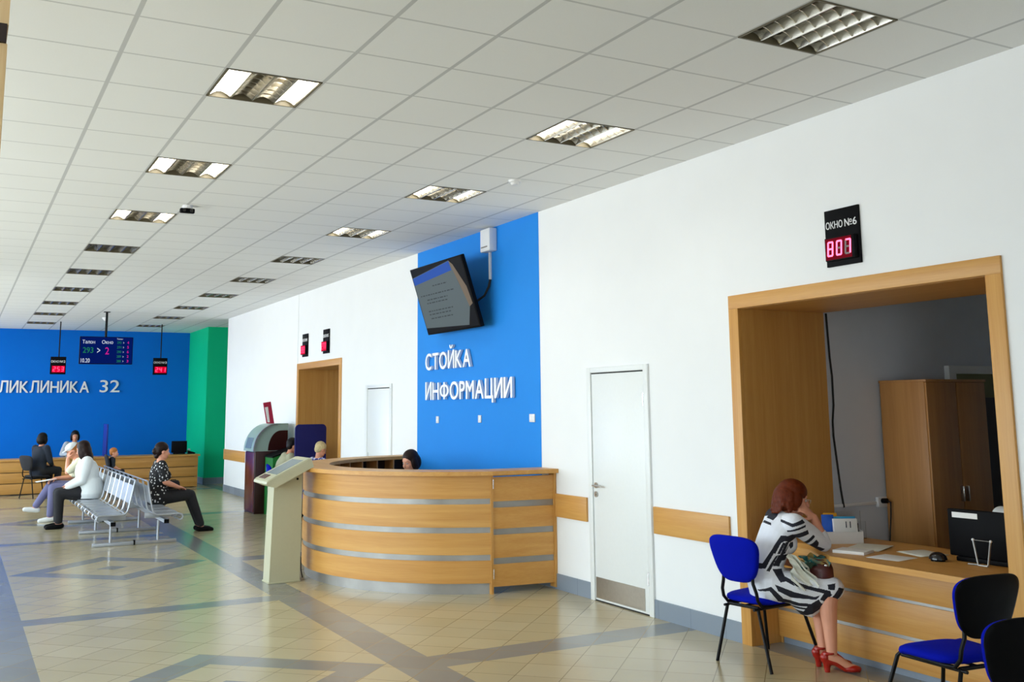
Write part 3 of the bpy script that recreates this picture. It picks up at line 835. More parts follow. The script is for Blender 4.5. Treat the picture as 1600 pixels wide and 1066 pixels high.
in_tray('booklet', 'black booklet standing at the right end of the white tray', 'booklet', 0.118, 0.02, 0.02, 0.05, 0.13, M['black'], rad(-5))
ah = thing('leaflet_holder', 'clear acrylic leaflet holder behind the white tray under the hanging cable', 'holder', (5.30, 0.33, 0.75), rad(-20))
k = NT('clear_acrylic'); k.b.inputs['Base Color'].default_value = (0.93, 0.95, 0.95, 1); k.b.inputs['Transmission Weight'].default_value = 1.0
k.b.inputs['Roughness'].default_value = 0.08; k.b.inputs['IOR'].default_value = 1.2
b = MB().use(k.m)
b.box((-0.10, -0.04, 0), (0.10, 0.04, 0.004)).box((-0.10, 0.036, 0.004), (0.10, 0.04, 0.20)).box((-0.10, -0.04, 0.004), (0.10, -0.036, 0.13))
b.build('pocket', None, ah)

# office monitor (its back faces the hall), wire stand, cable, trunking, cabinet
mo = thing('office_monitor', 'black monitor with a white strip sticker, seen from behind on the counter', 'monitor', (5.06, -1.02, 0.75), rad(3))
MB().box((-0.02, -0.24, 0.03), (0.015, 0.27, 0.325), 0.008).build('back_cover', M['black'], mo)
MB().box((0.015, -0.232, 0.045), (0.022, 0.262, 0.318)).build('screen', M['black_gloss'], mo)
MB().box((-0.0215, 0.055, 0.272), (-0.0195, 0.235, 0.306)).build('sticker', M['paper'], mo)
MB().box((-0.03, -0.20, 0.0), (0.03, 0.22, 0.03), 0.006).build('stand', M['black'], mo)
ws = thing('wire_stand', 'silver wire display stand on the counter before the black monitor', 'stand', (4.95, -1.05, 0.75), rad(2))
MB().tube([(0.0, 0.06, 0.155), (-0.002, 0.035, 0.012), (-0.004, 0.03, 0.005), (-0.004, -0.03, 0.005), (-0.002, -0.035, 0.012), (0.0, -0.06, 0.155)], 0.0065).build('frame', M['alu'], ws)
MB().tube([(0.0, -0.062, 0.155), (0.0, 0.062, 0.155)], 0.002).build('crossbar', M['alu'], ws)
MB().tube([(0.0, 0.036, 0.006), (-0.01, 0.10, 0.006)], 0.006).build('foot', M['alu'], ws)
for y in (-0.061, 0.061): MB().ell((0, y, 0.156), (0.009, 0.009, 0.009)).build('end_cap', M['plastic_white'], ws)
hc = MB().tube([(5.485, 0.635, 2.49), (5.50, 0.635, 2.13), (5.515, 0.636, 1.98), (5.515, 0.637, 1.75), (5.495, 0.637, 1.62), (5.495, 0.637, 1.50), (5.515, 0.636, 1.31), (5.54, 0.635, 1.08), (5.56, 0.632, 0.94)], 0.008)
tag(hc.build('hanging_cable', M['rubber']), 'black cable hanging down the grey office wall beside the wood lining', 'cable')
tk = thing('cable_trunking', 'white cable trunking with a socket along the grey office wall', 'cable trunking', (5.45, 0.648, 0.955))
MB().box((0.0, -0.018, -0.012), (0.49, 0.0, 0.012), 0.002).build('duct', M['plastic_white'], tk)
MB().box((0.49, -0.03, -0.035), (0.60, 0.0, 0.045), 0.004).build('socket_box', M['plastic_white'], tk)
pc = thing('power_plug', 'black plug and cord in the socket beside the office cabinet', 'plug', (5.985, 0.615, 0.97))
MB().cyl((0, 0.002, 0), (0, -0.045, 0.004), 0.02).build('plug', M['black'], pc)
MB().tube([(0, -0.045, 0.004), (0.03, -0.055, -0.01), (0.028, -0.05, -0.12), (0.02, -0.04, -0.24), (0.0, -0.03, -0.50)], 0.006).build('cord', M['rubber'], pc)
cb = thing('office_cabinet', 'tall two door wooden cabinet against the grey office wall', 'cabinet', (6.04, 0.63, 0))
MB().box((0, -0.45, 0.05), (0.72, -0.01, 1.93), 0.002).build('carcass', M['wood_cab'], cb)
MB().box((0.02, -0.43, 0), (0.70, -0.03, 0.05)).build('plinth', M['dk_brown'], cb)
MB().box((-0.006, -0.475, 1.925), (0.726, -0.005, 1.945), 0.002).build('top_panel', M['wood_cab'], cb)
for x0, x1, hx in ((0.004, 0.357, 0.33), (0.364, 0.716, 0.39)):
    dr = MB().box((x0, -0.468, 0.06), (x1, -0.45, 1.92), 0.002).build('door', M['wood_cab'], cb)
    MB().box((hx - 0.006, -0.50, 0.98), (hx + 0.006, -0.466, 1.10), 0.004).build('handle', M['steel'], dr)

# ------------------------------------------------------------------ displays, signs and lettering
SEG = {'0': 'abcdef', '1': 'bc', '2': 'abged', '3': 'abgcd', '4': 'fgbc', '5': 'afgcd', '6': 'afgedc', '7': 'abc', '8': 'abcdefg', '9': 'abcdfg'}
def digit(on, off, ch, x, y, w, h, z0, slant=0.06, th=0.011):
    """seven segments in the local XY plane; on / off collect the lit and the unlit bars"""
    hw = th / 2
    R = {'a': (hw, h - th, w - hw, h), 'g': (hw, h / 2 - hw, w - hw, h / 2 + hw), 'd': (hw, 0, w - hw, th),
         'f': (0, h / 2, th, h - hw), 'e': (0, hw, th, h / 2), 'b': (w - th, h / 2, w, h - hw), 'c': (w - th, hw, w, h / 2)}
    for k, (a, b, c, d) in R.items():
        m = on if k in SEG[ch] else off
        P = [(a + b * slant, b), (c + b * slant, b), (c + d * slant, d), (a + d * slant, d)]
        m.prism([(x + p[0], y + p[1]) for p in P], z0, z0 + 0.003, 'Z')
def window_sign(label, mat, text, num, far=False, group=None):
    """black plate 0.30 x 0.395 with a printed line and a red number box; local X right, Y up, Z out of the plate"""
    t = bpy.data.objects.new('window_display', None); COL.objects.link(t); t.matrix_world = mat
    tag(t, label, 'display', group)
    MB().box((0, 0, 0.0), (0.30, 0.395, 0.018), 0.002).build('plate', M['black'], t)
    b = MB().use(M['white_print']); 
    for q, x, y, w, h in ((text[:4], 0.012, 0.262, 0.150, 0.052), ('N', 0.180, 0.262, 0.040, 0.052), ('o', 0.224, 0.282, 0.022, 0.026), (text[-1], 0.252, 0.262, 0.034, 0.052)):
        b.mesh(text_data(q, w, h, 0.002, 0.012), Matrix.Translation((x, y, 0.018)))
    b.box((0.224, 0.268, 0.018), (0.246, 0.273, 0.020))
    b.build('lettering', None, t)
    MB().box((0.025, 0.035, 0.018), (0.285, 0.195, 0.055), 0.004).build('number_box', M['black'], t)
    MB().box((0.032, 0.042, 0.054), (0.278 if far else 0.262, 0.188, 0.0565)).build('red_window', M['red_filter' if far else 'red_dim'], t)
    on, off = MB().use(M['led_red2' if far else 'led_red']), MB().use(M['led_off'])
    for k, ch in enumerate(num): digit(on, off, ch, 0.047 + k * 0.078, 0.064, 0.052, 0.105, 0.0565, 0.07, 0.013 if far else 0.0115)
    on.build('digits', None, t)
    if far: off.bm.free()
    else: off.build('unlit_segments', None, t)
    return t
window_sign('black window display with a large red number above the near wooden opening', on_right_wall(-0.307, 2.693, XW - 0.001), 'ОКНО №6', '807')
window_sign('black window display glowing bright pink above the left end of the far opening', on_right_wall(11.84, 2.66, XW - 0.001), 'ОКНО №4', '283', True)
window_sign('black window display with dim pink number above the right end of the far opening', on_right_wall(10.70, 2.66, XW - 0.001), 'ОКНО №5', '277', True)
def hung(label, x, z, y, text, num, rod_x):
    t = window_sign(label, on_back_wall(x, z, y), text, num, True)
    t.scale = (1.08, 1.0, 1.0)
    MB().cyl((rod_x / 1.08, 0.39, 0.009), (rod_x / 1.08, H - z, 0.009), 0.012).build('rod', M['black_metal'], t)
hung('black red window display hanging on a rod left of the big blue screen', 1.10, 2.60, 19.6, 'ОКНО №2', '253', 0.17)
hung('black red window display hanging on a rod right of the big blue screen', 3.30, 2.60, 19.55, 'ОКНО №3', '241', 0.17)

qs = bpy.data.objects.new('queue_screen', None); COL.objects.link(qs); qs.matrix_world = on_back_wall(1.42, 2.715, 16.75)
tag(qs, 'wide dark blue queue screen hanging from the ceiling on a pole', 'screen')
MB().box((0, 0, -0.08), (1.02, 0.56, 0.0), 0.006).build('case', M['black'], qs)
MB().box((0.012, 0.012, 0.0), (1.008, 0.548, 0.003)).build('display', M['scr_navy'], qs)
def scr(name, s, x, y, w, h, m):
    MB().use(M[m]).mesh(text_data(s, w, h, 0.002, 0.01), Matrix.Translation((x, y, 0.003))).build(name, None, qs)
def scr_word(parts, m):
    b = MB().use(M[m])
    for q, x, y, w, h in parts: b.mesh(text_data(q, w, h, 0.002, 0.01), Matrix.Translation((x, y, 0.003)))
    b.build('lettering', None, qs)
scr_word((('Т', 0.045, 0.415, 0.05, 0.075), ('а', 0.100, 0.415, 0.038, 0.055), ('л', 0.144, 0.415, 0.044, 0.055), ('о', 0.194, 0.415, 0.042, 0.055), ('Н', 0.244, 0.415, 0.040, 0.055)), 'scr_white')
scr_word((('О', 0.415, 0.415, 0.066, 0.075), ('к', 0.490, 0.415, 0.040, 0.055), ('Н', 0.537, 0.415, 0.042, 0.055), ('о', 0.587, 0.415, 0.044, 0.055)), 'scr_white')
scr('lettering', '293', 0.06, 0.225, 0.20, 0.115, 'scr_green')
scr('lettering', '>', 0.33, 0.23, 0.06, 0.10, 'scr_white')
scr('lettering', '2', 0.485, 0.20, 0.075, 0.145, 'scr_mag')
scr('lettering', '10.20', 0.03, 0.03, 0.17, 0.085, 'scr_white')
scr_word((('Т', 0.70, 0.505, 0.025, 0.030), ('а', 0.728, 0.505, 0.018, 0.022), ('л', 0.749, 0.505, 0.020, 0.022), ('о', 0.772, 0.505, 0.020, 0.022), ('Н', 0.796, 0.505, 0.020, 0.022)), 'scr_white')
for k, (a, b, c) in enumerate((('292', '4', '1'), ('291', '5', '2'), ('290', '6', '3'), ('289', '2', '4'), ('288', '3', '5'))):
    y = 0.42 - 0.095 * k
    scr('lettering', a, 0.71, y, 0.085, 0.05, 'scr_green'); scr('lettering', '>', 0.825, y + 0.005, 0.02, 0.035, 'scr_white'); scr('lettering', b, 0.905, y, 0.035, 0.055, 'scr_mag')
MB().cyl((0.49, 0.5, -0.04), (0.49, H - 2.715, -0.04), 0.024).build('pole', M['black_metal'], qs)
MB().box((0.43, H - 2.715 - 0.012, -0.10), (0.55, H - 2.715, 0.02)).build('ceiling_plate', M['black_metal'], qs)

L = thing('wall_lettering', 'large raised white letters naming the information desk on the blue wall', 'lettering', (0, 0, 0))
b = MB().use(M['letters'])
b.mesh(word_data('СТОЙКА', 1.29, 0.205, 0.032), on_right_wall(6.49, 2.235, XW - 0.012)); b.build('letter_line', None, L)
b = MB().use(M['letters'])
b.mesh(word_data('ИНФОРМАЦИИ', 2.29, 0.208, 0.032), on_right_wall(6.49, 1.862, XW - 0.012)); b.build('letter_line', None, L)
L = thing('wall_lettering', 'large raised silver letters and the number 32 on the far blue wall', 'lettering', (0, 0, 0))
b = MB().use(M['letters']); b.mesh(word_data('ПОЛИКЛИНИКА', 2.52, 0.275, 0.03), on_back_wall(-0.32, 2.235, YB - 0.012)); b.build('letter_line', None, L)
b = MB().use(M['letters']); b.mesh(text_data('32', 0.47, 0.31, 0.03, 0.006), on_back_wall(2.45, 2.235, YB - 0.012)); b.build('letter_line', None, L)

for y, z, wd, lab in ((6.19, 1.615, 0.05, 'small white wall socket left most on the blue panel under the letters'), (5.035, 1.63, 0.05, 'small white wall socket in the middle of the blue panel under the letters'), (3.835, 1.645, 0.085, 'wider white double socket at the right edge of the blue panel')):
    t = thing('wall_socket', lab, 'socket', (XW - 0.004, y, z))
    MB().box((-0.012, -wd / 2 - 0.012, -0.042), (0.0, wd / 2 + 0.012, 0.042), 0.004).build('plate', M['plastic_white'], t)
    for yy in ((0,) if wd < 0.06 else (-0.022, 0.022)): MB().cyl((-0.011, yy, 0), (-0.0145, yy, 0), 0.018).build('insert', M['white'], t)

# television on the blue panel, tilted down; white box with conduit above it
TH = rad(17.6)
tv = bpy.data.objects.new('wall_television', None); COL.objects.link(tv)
ux, uy, un = V(0, -1, 0), V(-math.sin(TH), 0, math.cos(TH)), V(-math.cos(TH), 0, -math.sin(TH))
m = Matrix((ux, uy, un)).transposed().to_4x4(); m.translation = V(4.25, 5.38, 3.05); tv.matrix_world = m
tag(tv, 'large black television tilted down from the blue wall panel above the letters', 'television')
MB().box((-0.72, -0.42, -0.05), (0.72, 0.42, 0.0), 0.008).build('case', M['black'], tv)
MB().box((-0.70, -0.395, 0.0), (0.70, 0.402, 0.002)).build('screen_glass', M['black'], tv)
def poly(name, pts, z, mm):
    MB().prism(pts, z, z + 0.0012, 'Z').build(name, M[mm], tv)
poly('page', [(-0.69, 0.31), (0.39, 0.395), (0.60, -0.17), (0.46, -0.375), (-0.695, -0.33)], 0.002, 'tv_page')
poly('page_header', [(-0.688, 0.305), (0.388, 0.39), (0.40, 0.28), (-0.685, 0.215)], 0.0034, 'tv_blue')
poly('tan_stripe', [(0.39, 0.395), (0.47, 0.34), (0.66, 0.06), (0.69, -0.14), (0.60, -0.17), (0.50, 0.12)], 0.0036, 'tv_tan')  # tan stripe down the right side of the page
tb = MB().use(M['tv_text'])
for y, x0, x1 in ((0.155, -0.2, 0.2), (0.06, -0.6, 0.32), (0.0, -0.45, 0.12), (-0.04, -0.48, 0.10), (-0.14, -0.5, 0.18), (-0.18, -0.5, 0.10), (-0.23, -0.48, 0.12)):
    x = x0
    while x < x1:
        wl = rnd.uniform(0.03, 0.10); tb.box((x, y, 0.0034), (min(x + wl, x1), y + 0.012, 0.0042)); x += wl + 0.025
to = tb.build('page_text', None, tv)
MB().box((-0.15, -0.13, -0.09), (0.15, 0.13, -0.05), 0.005).build('mount_plate', M['black_metal'], tv)
MB().tube([(0, 0.0, -0.085), (0.0, 0.03, -0.18), (0.0, 0.07, -0.265)], 0.03).build('mount_arm', M['black_metal'], tv)
wb = thing('wall_box', 'white wall unit just under the ceiling on the blue panel right of the television', 'box', (XW - 0.004, 4.70, 3.51))
MB().box((-0.10, -0.11, 0.0), (0.0, 0.12, 0.262), 0.012).build('body', M['plastic_white'], wb)
MB().box((-0.104, -0.06, 0.045), (-0.098, 0.09, 0.06)).build('vent_slot', M['led_off'], wb)
cd = MB().use(M['plastic_white']).box((XW - 0.03, 4.725, 3.20), (XW - 0.002, 4.755, 3.512), 0.003)
tag(cd.build('cable_conduit'), 'thin white vertical conduit below the white wall unit', 'conduit')
cb2 = MB().tube([(XW - 0.016, 4.74, 3.21), (XW - 0.03, 4.75, 3.12), (XW - 0.06, 4.80, 3.02), (XW - 0.12, 4.88, 2.96), (XW - 0.19, 4.97, 2.955)], 0.013)
tag(cb2.build('television_cable', M['rubber']), 'black cable looping from the white conduit behind the television', 'cable')

# ------------------------------------------------------------------ chairs
def curved_pad(mb, w_top, w_bot, z0, z1, th, x_of, n=44):
    """rounded trapezoid cushion standing in the YZ plane, x_of(y, z) gives its curved middle surface"""
    def outline(s):
        pts = []
        zc, hz = (z0 + z1) / 2, (z1 - z0) / 2
        for k in range(n):
            a = 2 * PI * k / n; c, sn = math.cos(a), math.sin(a)
            e = 2 / 3.6
            y = math.copysign(abs(c) ** e, c); z = math.copysign(abs(sn) ** e, sn)
            f = (z + 1) / 2
            w = (w_bot + (w_top - w_bot) * f ** 0.8) / 2
            pts.append((y * w * s, zc + z * hz * s))
        return pts
    rs = []
    for s, o in ((0.02, -th / 2), (0.5, -th / 2), (0.9, -th / 2), (0.985, -th * 0.3), (1.0, 0.0), (0.985, th * 0.3), (0.9, th / 2), (0.5, th * 0.62), (0.02, th * 0.65)):
        rs.append([V(x_of(y, z) + o, y, z) for y, z in outline(s)])
    mb.rings(rs)
    return mb
def make_chair(label, fab, group, loc, rz, shell=False):
    t = thing('visitor_chair', label, 'chair', loc, rz, group)
    sb = MB(); n = 44
    def so(s):
        pts = []
        for k in range(n):
            a = 2 * PI * k / n; c, sn = math.cos(a), math.sin(a); e = 2 / 4.0
            x = math.copysign(abs(c) ** e, c); y = math.copysign(abs(sn) ** e, sn)
            pts.append((-0.06 + x * 0.205 * s, y * (0.215 + 0.02 * x) * s))
        return pts
    sb.rings([[V(x, y, z - 0.010 * (x > 0.07)) for x, y in so(s)] for s, z in ((0.02, 0.418), (0.9, 0.418), (0.98, 0.425), (1.0, 0.437), (0.98, 0.451), (0.9, 0.461), (0.6, 0.466), (0.02, 0.467))])
    sb.build('seat', fab, t, 50)
    curved_pad(MB(), 0.47, 0.29, 0.56, 0.875, 0.04, lambda y, z: -0.30 - 0.22 * (z - 0.56) + 0.55 * y * y).build('backrest', fab, t, 50)
    if shell: curved_pad(MB(), 0.482, 0.30, 0.552, 0.882, 0.022, lambda y, z: -0.318 - 0.22 * (z - 0.56) + 0.55 * y * y).build('back_shade', M['black'], t, 50)  # thin black sheet over the blue back: its shade put into the colour
    r = 0.0115
    for s in (-1, 1):
        MB().tube([(-0.275, 0.235 * s, 0.0), (-0.262, 0.135 * s, 0.385), (-0.25, 0.125 * s, 0.40)], r).build('leg', M['black_metal'], t)
        MB().tube([(0.265, 0.23 * s, 0.0), (0.155, 0.165 * s, 0.385), (0.14, 0.155 * s, 0.402)], r).build('leg', M['black_metal'], t)
        MB().tube([(0.13, 0.15 * s, 0.402), (-0.16, 0.15 * s, 0.402), (-0.24, 0.15 * s, 0.408), (-0.28, 0.15 * s, 0.45), (-0.29, 0.15 * s, 0.50), (-0.298, 0.13 * s, 0.56), (-0.297, 0.125 * s, 0.62)], r).build('back_post', M['black_metal'], t)
        MB().tube([(-0.30, 0.128 * s, 0.392), (0.13, 0.158 * s, 0.392)], 0.009).build('seat_rail', M['black_metal'], t)
    MB().tube([(-0.25, -0.13, 0.398), (-0.25, 0.13, 0.398)], r).tube([(0.14, -0.16, 0.400), (0.14, 0.16, 0.400)], r).tube([(-0.25, 0, 0.398), (0.14, 0, 0.400)], 0.008).build('cross_bar', M['black_metal'], t)
    return t
ch1 = make_chair('royal blue padded chair with black legs carrying the red haired woman', M['royal'], 'blue visitor chairs', (4.36, 0.25, 0), rad(8))
ch2 = make_chair('empty blue chair, shade on its back coloured black, before the near serving counter', M['royal'], 'blue visitor chairs', (4.08, -1.40, 0), rad(83), True)
dup(ch2, (3.34, -2.15, 0), rad(78), 'blue chair, shade on its back coloured black, cut off by the lower right corner')
chb = make_chair('black chair under the dark clothed visitor at the far desk', M['black_cloth'], 'black chairs at the far desk', (0.92, 18.25, 0), rad(30))
dup(chb, (2.44, 17.30, 0), rad(0), 'black chair under the ginger haired boy at the far desk')
dup(ch1, (4.20, 11.28, 0), rad(-10), 'blue chair under the man in beige beside the green machine')
dup(ch1, (4.22, 10.05, 0), rad(0), 'blue chair under the checked shirt visitor behind the curved desk')

# ------------------------------------------------------------------ back-to-back waiting bench
PROF = [(0.055, 0.855), (0.062, 0.845), (0.085, 0.72), (0.108, 0.60), (0.125, 0.52), (0.14, 0.465), (0.165, 0.432), (0.20, 0.42), (0.32, 0.418), (0.43, 0.422), (0.475, 0.422), (0.505, 0.408), (0.518, 0.382), (0.508, 0.355), (0.482, 0.342)]
def ribbon(mb, pts, y0, y1, th=0.004):
    rs = []
    for i, p in enumerate(pts):
        a = V(*pts[max(i - 1, 0)]); b = V(*pts[min(i + 1, len(pts) - 1)]); t = (b - a).normalized(); n = V(-t.y, t.x) * th
        rs.append([V(p[0], y0, p[1]), V(p[0], y1, p[1]), V(p[0] + n.x, y1, p[1] + n.y), V(p[0] + n.x, y0, p[1] + n.y)])
    mb.rings(rs); return mb
def seat_unit(UW=0.44):
    s = MB().use(M['silver_paint'])
    for y in (0.012, UW - 0.012): s.tube([(x, y, z) for x, z in PROF], 0.0105, 8)
    for q, rr in ((0, 0.010), (6, 0.007), (11, 0.006), (14, 0.009)): s.tube([(PROF[q][0], 0.012, PROF[q][1]), (PROF[q][0], UW - 0.012, PROF[q][1])], rr, 8)
    ribbon(s, [(0.072, 0.79), (0.085, 0.72), (0.108, 0.60), (0.116, 0.562)], 0.012, UW - 0.012, 0.0055)
    ribbon(s, [(0.19, 0.421), (0.32, 0.418), (0.435, 0.422), (0.475, 0.422)], 0.012, UW - 0.012, 0.0055)
    return s.data('seat')
su = seat_unit()
bn = thing('waiting_bench', 'silver steel back to back waiting bench in the middle of the hall', 'bench', (1.49, 8.80, 0))
for k in range(10):
    o = link('seat', su, bn); o.location = (0.0, 0.44 * k - 0.12, 0)
    o = link('seat', su, bn); o.rotation_euler = (0, 0, PI); o.location = (0.0, 0.44 * k + 0.56, 0)
for sx in (-1, 1):
    MB().box((sx * 0.33 - 0.028, -0.02, 0.30), (sx * 0.33 + 0.028, 4.58, 0.345), 0.004).build('beam', M['silver_paint'], bn)
    for yy in (-0.026, 4.58): MB().box((sx * 0.33 - 0.031, yy, 0.297), (sx * 0.33 + 0.031, yy + 0.006, 0.348)).build('end_cap', M['black'], bn)
for y in (0.25, 1.87, 3.49):
    for sx in (-1, 1):
        MB().cyl((sx * 0.30, y + 0.16, 0.04), (sx * 0.30, y + 0.16, 0.30), 0.017).build('leg', M['silver_paint'], bn)
        MB().box((sx * 0.12, y + 0.14, 0.335), (sx * 0.47, y + 0.18, 0.405), 0.004).build('seat_bracket', M['silver_paint'], bn)
    MB().box((-0.52, y + 0.13, 0.0), (0.54, y + 0.19, 0.045), 0.006).build('foot_bar', M['silver_paint'], bn)
    MB().box((-0.01, y + 0.125, 0.0), (0.01, y + 0.195, 0.06)).build('joint_plate', M['black'], bn)

# ------------------------------------------------------------------ far desk with its things
fd = thing('far_desk', 'long beech counter in front of the far blue wall', 'counter', (0.0, 19.1, 0))
MB().box((-2.25, -0.04, 0.71), (4.36, 0.75, 0.75), 0.003).build('worktop', M['wood_x'], fd)
for z0, z1 in ((0.02, 0.235), (0.25, 0.465), (0.48, 0.71)): MB().box((-2.22, 0.0, z0), (4.32, 0.02, z1), 0.002).build('front_panel', M['wood_x'], fd)
for x in (-2.22, 4.30): MB().box((x, 0.02, 0.0), (x + 0.02, 0.72, 0.71)).build('end_panel', M['wood_z'], fd)
MB().box((-2.2, 0.03, 0.0), (4.25, 0.05, 0.70)).build('backing_board', M['dk_brown'], fd)
dv = MB().box((2.305, 19.15, 0.751), (2.340, 19.75, 1.475), 0.004)
tag(dv.build('desk_divider', plain('dark_blue_board', S(0, 36, 140), 0.5)), 'narrow dark blue divider board standing on the far counter', 'divider')
fm = thing('far_monitor', 'black monitor on the right end of the far counter', 'monitor', (3.97, 19.55, 0.75), rad(-6))
MB().box((-0.175, -0.02, 0.03), (0.175, 0.02, 0.30), 0.008).build('back_cover', M['black'], fm)
MB().box((-0.165, 0.019, 0.045), (0.165, 0.024, 0.285)).build('screen', M['black_gloss'], fm)
MB().box((-0.13, -0.09, 0), (0.13, 0.09, 0.035), 0.006).build('stand', M['black'], fm)
dp = thing('desk_phone', 'small black telephone beside the monitor on the far counter', 'telephone', (4.23, 19.45, 0.75))
MB().prism([(-0.08, 0.0), (0.08, 0.0), (0.08, 0.03), (-0.08, 0.08)], -0.07, 0.07, 'Y').build('base', M['black'], dp)
MB().tube([(-0.05, 0.09, 0.09), (-0.05, 0.07, 0.105), (-0.05, -0.07, 0.105), (-0.05, -0.09, 0.09)], 0.018).build('handset', M['grey_cloth'], dp)

# ------------------------------------------------------------------ people: one continuous skin grown from overlapping rounded shapes
class Blob:
    def __init__(s): s.bm = bmesh.new()
    def cone(s, a, b, ra, rb=None, k=16):
        rb = ra if rb is None else rb
        a, b = V(*a), V(*b); t = (b - a)
        if t.length < 1e-5: return s
        t.normalize()
        x = t.cross(V(0, 0, 1) if abs(t.z) < 0.9 else V(1, 0, 0)).normalized(); y = t.cross(x)
        rs = []
        for c, r, sg in ((a, ra, -1), (b, rb, 1)):
            for q in ((75, 50, 25, 0) if sg < 0 else (0, 25, 50, 75)):
                cc = c + t * sg * r * math.sin(rad(q)); rr = r * math.cos(rad(q))
                rs.append([cc + (x * math.cos(2 * PI * j / k) + y * math.sin(2 * PI * j / k)) * rr for j in range(k)])
        return s.loft(rs)
    def chain(s, pts, rs):
        for i in range(len(pts) - 1): s.cone(pts[i], pts[i + 1], rs[i], rs[i + 1])
        return s
    def loft(s, rings):
        R = [[s.bm.verts.new(p) for p in r] for r in rings]; n = len(R[0])
        for i in range(len(R) - 1):
            for j in range(n): s.bm.faces.new((R[i][j], R[i][(j + 1) % n], R[i + 1][(j + 1) % n], R[i + 1][j]))
        s.bm.faces.new(list(reversed(R[0]))); s.bm.faces.new(R[-1]); return s
    def rings(s, st, k=24):
        """st: list of (centre, half vector sideways, half vector forwards)"""
        return s.loft([[V(*c) + V(*u) * math.cos(2 * PI * j / k) + V(*v) * math.sin(2 * PI * j / k) for j in range(k)] for c, u, v in st])
    def ell(s, c, r, R=None):
        m = Matrix.Translation(V(*c))
        if R is not None: m = m @ R.to_4x4()
        bmesh.ops.create_uvsphere(s.bm, u_segments=20, v_segments=12, radius=1.0, matrix=m @ Matrix.Diagonal((*r, 1))); return s
    def mesh(s, voxel, smooth=4, mats=()):
        bmesh.ops.recalc_face_normals(s.bm, faces=s.bm.faces)
        me = bpy.data.meshes.new('tmp'); s.bm.to_mesh(me); s.bm.free()
        o = bpy.data.objects.new('tmp', me); COL.objects.link(o)
        r = o.modifiers.new('r', 'REMESH'); r.mode = 'VOXEL'; r.voxel_size = voxel
        if smooth:
            q = o.modifiers.new('s', 'SMOOTH'); q.factor = 0.5; q.iterations = smooth
        out = bpy.data.meshes.new_from_object(o.evaluated_get(bpy.context.evaluated_depsgraph_get()))
        bpy.data.objects.remove(o); bpy.data.meshes.remove(me)
        out.materials.clear()
        for m in mats: out.materials.append(m)
        out.shade_smooth()
        return out

def head_frame(yaw, pitch, roll=0.0):
    """columns: forward, left, up"""
    return Matrix.Rotation(rad(yaw), 3, 'Z') @ Matrix.Rotation(rad(pitch), 3, 'Y') @ Matrix.Rotation(rad(roll), 3, 'X')
def head_prims(b, c, R, s=1.0):
    P = lambda x, y, z: V(*c) + R @ V(x * s, y * s, z * s)
    E = lambda x, y, z, a, q, w: b.ell(P(x, y, z), (a * s, q * s, w * s), R)
    E(-0.012, 0, 0.028, 0.096, 0.076, 0.092)
    E(0.026, 0, -0.035, 0.064, 0.060, 0.085)
    E(0.046, 0, -0.090, 0.034, 0.036, 0.026)
    E(0.070, 0, 0.030, 0.018, 0.050, 0.012)
    for y in (-1, 1):
        E(0.060, y * 0.036, -0.030, 0.024, 0.022, 0.022)
        E(-0.006, y * 0.077, -0.012, 0.017, 0.010, 0.030)
    b.cone(P(0.084, 0, 0.012), P(0.106, 0, -0.030), 0.008 * s, 0.013 * s)
    E(0.082, 0, -0.062, 0.012, 0.025, 0.007); E(0.080, 0, -0.075, 0.012, 0.022, 0.008)
def eyes(par, c, R, s=1.0):
    for y in (-1, 1):
        e = MB().use(M['eye']).ell(V(*c) + R @ V(0.0755 * s, y * 0.031 * s, 0.002 * s), (0.0095 * s,) * 3, None, 12, 8)
        e.use(M['iris']).ell(V(*c) + R @ V(0.0800 * s, y * 0.031 * s, 0.002 * s), (0.0060 * s,) * 3, None, 10, 6)
        e.build('eye', None, par)
def hand_prims(b, w, d, nrm, side, curl=35, s=1.0):
    """w wrist, d direction of the palm, nrm palm normal (the side the fingers close on), side +1: thumb on the d x nrm side"""
    d = V(*d).normalized(); nrm = (V(*nrm) - d * V(*nrm).dot(d)).normalized(); lat = d.cross(nrm) * side
    w = V(*w); pc = w + d * 0.047 * s
    R = Matrix((d, lat, nrm)).transposed()
    b.ell(pc, (0.052 * s, 0.040 * s, 0.015 * s), R)
    b.cone(w, w + d * 0.03 * s, 0.024 * s, 0.022 * s)
    for k, (o, ln) in enumerate(((0.029, 0.92), (0.010, 1.0), (-0.010, 0.95), (-0.028, 0.76))):
        p = w + d * (0.088 - 0.004 * abs(k - 1)) * s + lat * o * s
        a = rad(curl * 0.6); dirv = d * math.cos(a) + nrm * math.sin(a)
        q = [p - d * 0.02 * s, p]
        for j, l in enumerate((0.042, 0.027, 0.021)):
            dirv = d * math.cos(a) + nrm * math.sin(a)
            q.append(q[-1] + dirv * l * ln * s); a += rad(curl)
        b.chain(q, [0.0095 * s, 0.0092 * s, 0.0085 * s, 0.0078 * s, 0.0068 * s])
    t0 = w + d * 0.022 * s + lat * 0.024 * s
    t1 = t0 + (d * 0.55 + lat * 0.75 + nrm * 0.25).normalized() * 0.038 * s
    t2 = t1 + (d * 0.85 + lat * 0.30 + nrm * 0.45).normalized() * 0.030 * s
    t3 = t2 + (d * 0.95 + nrm * 0.35).normalized() * 0.024 * s
    b.chain([t0, t1, t2, t3], [0.014 * s, 0.0115 * s, 0.010 * s, 0.0078 * s])

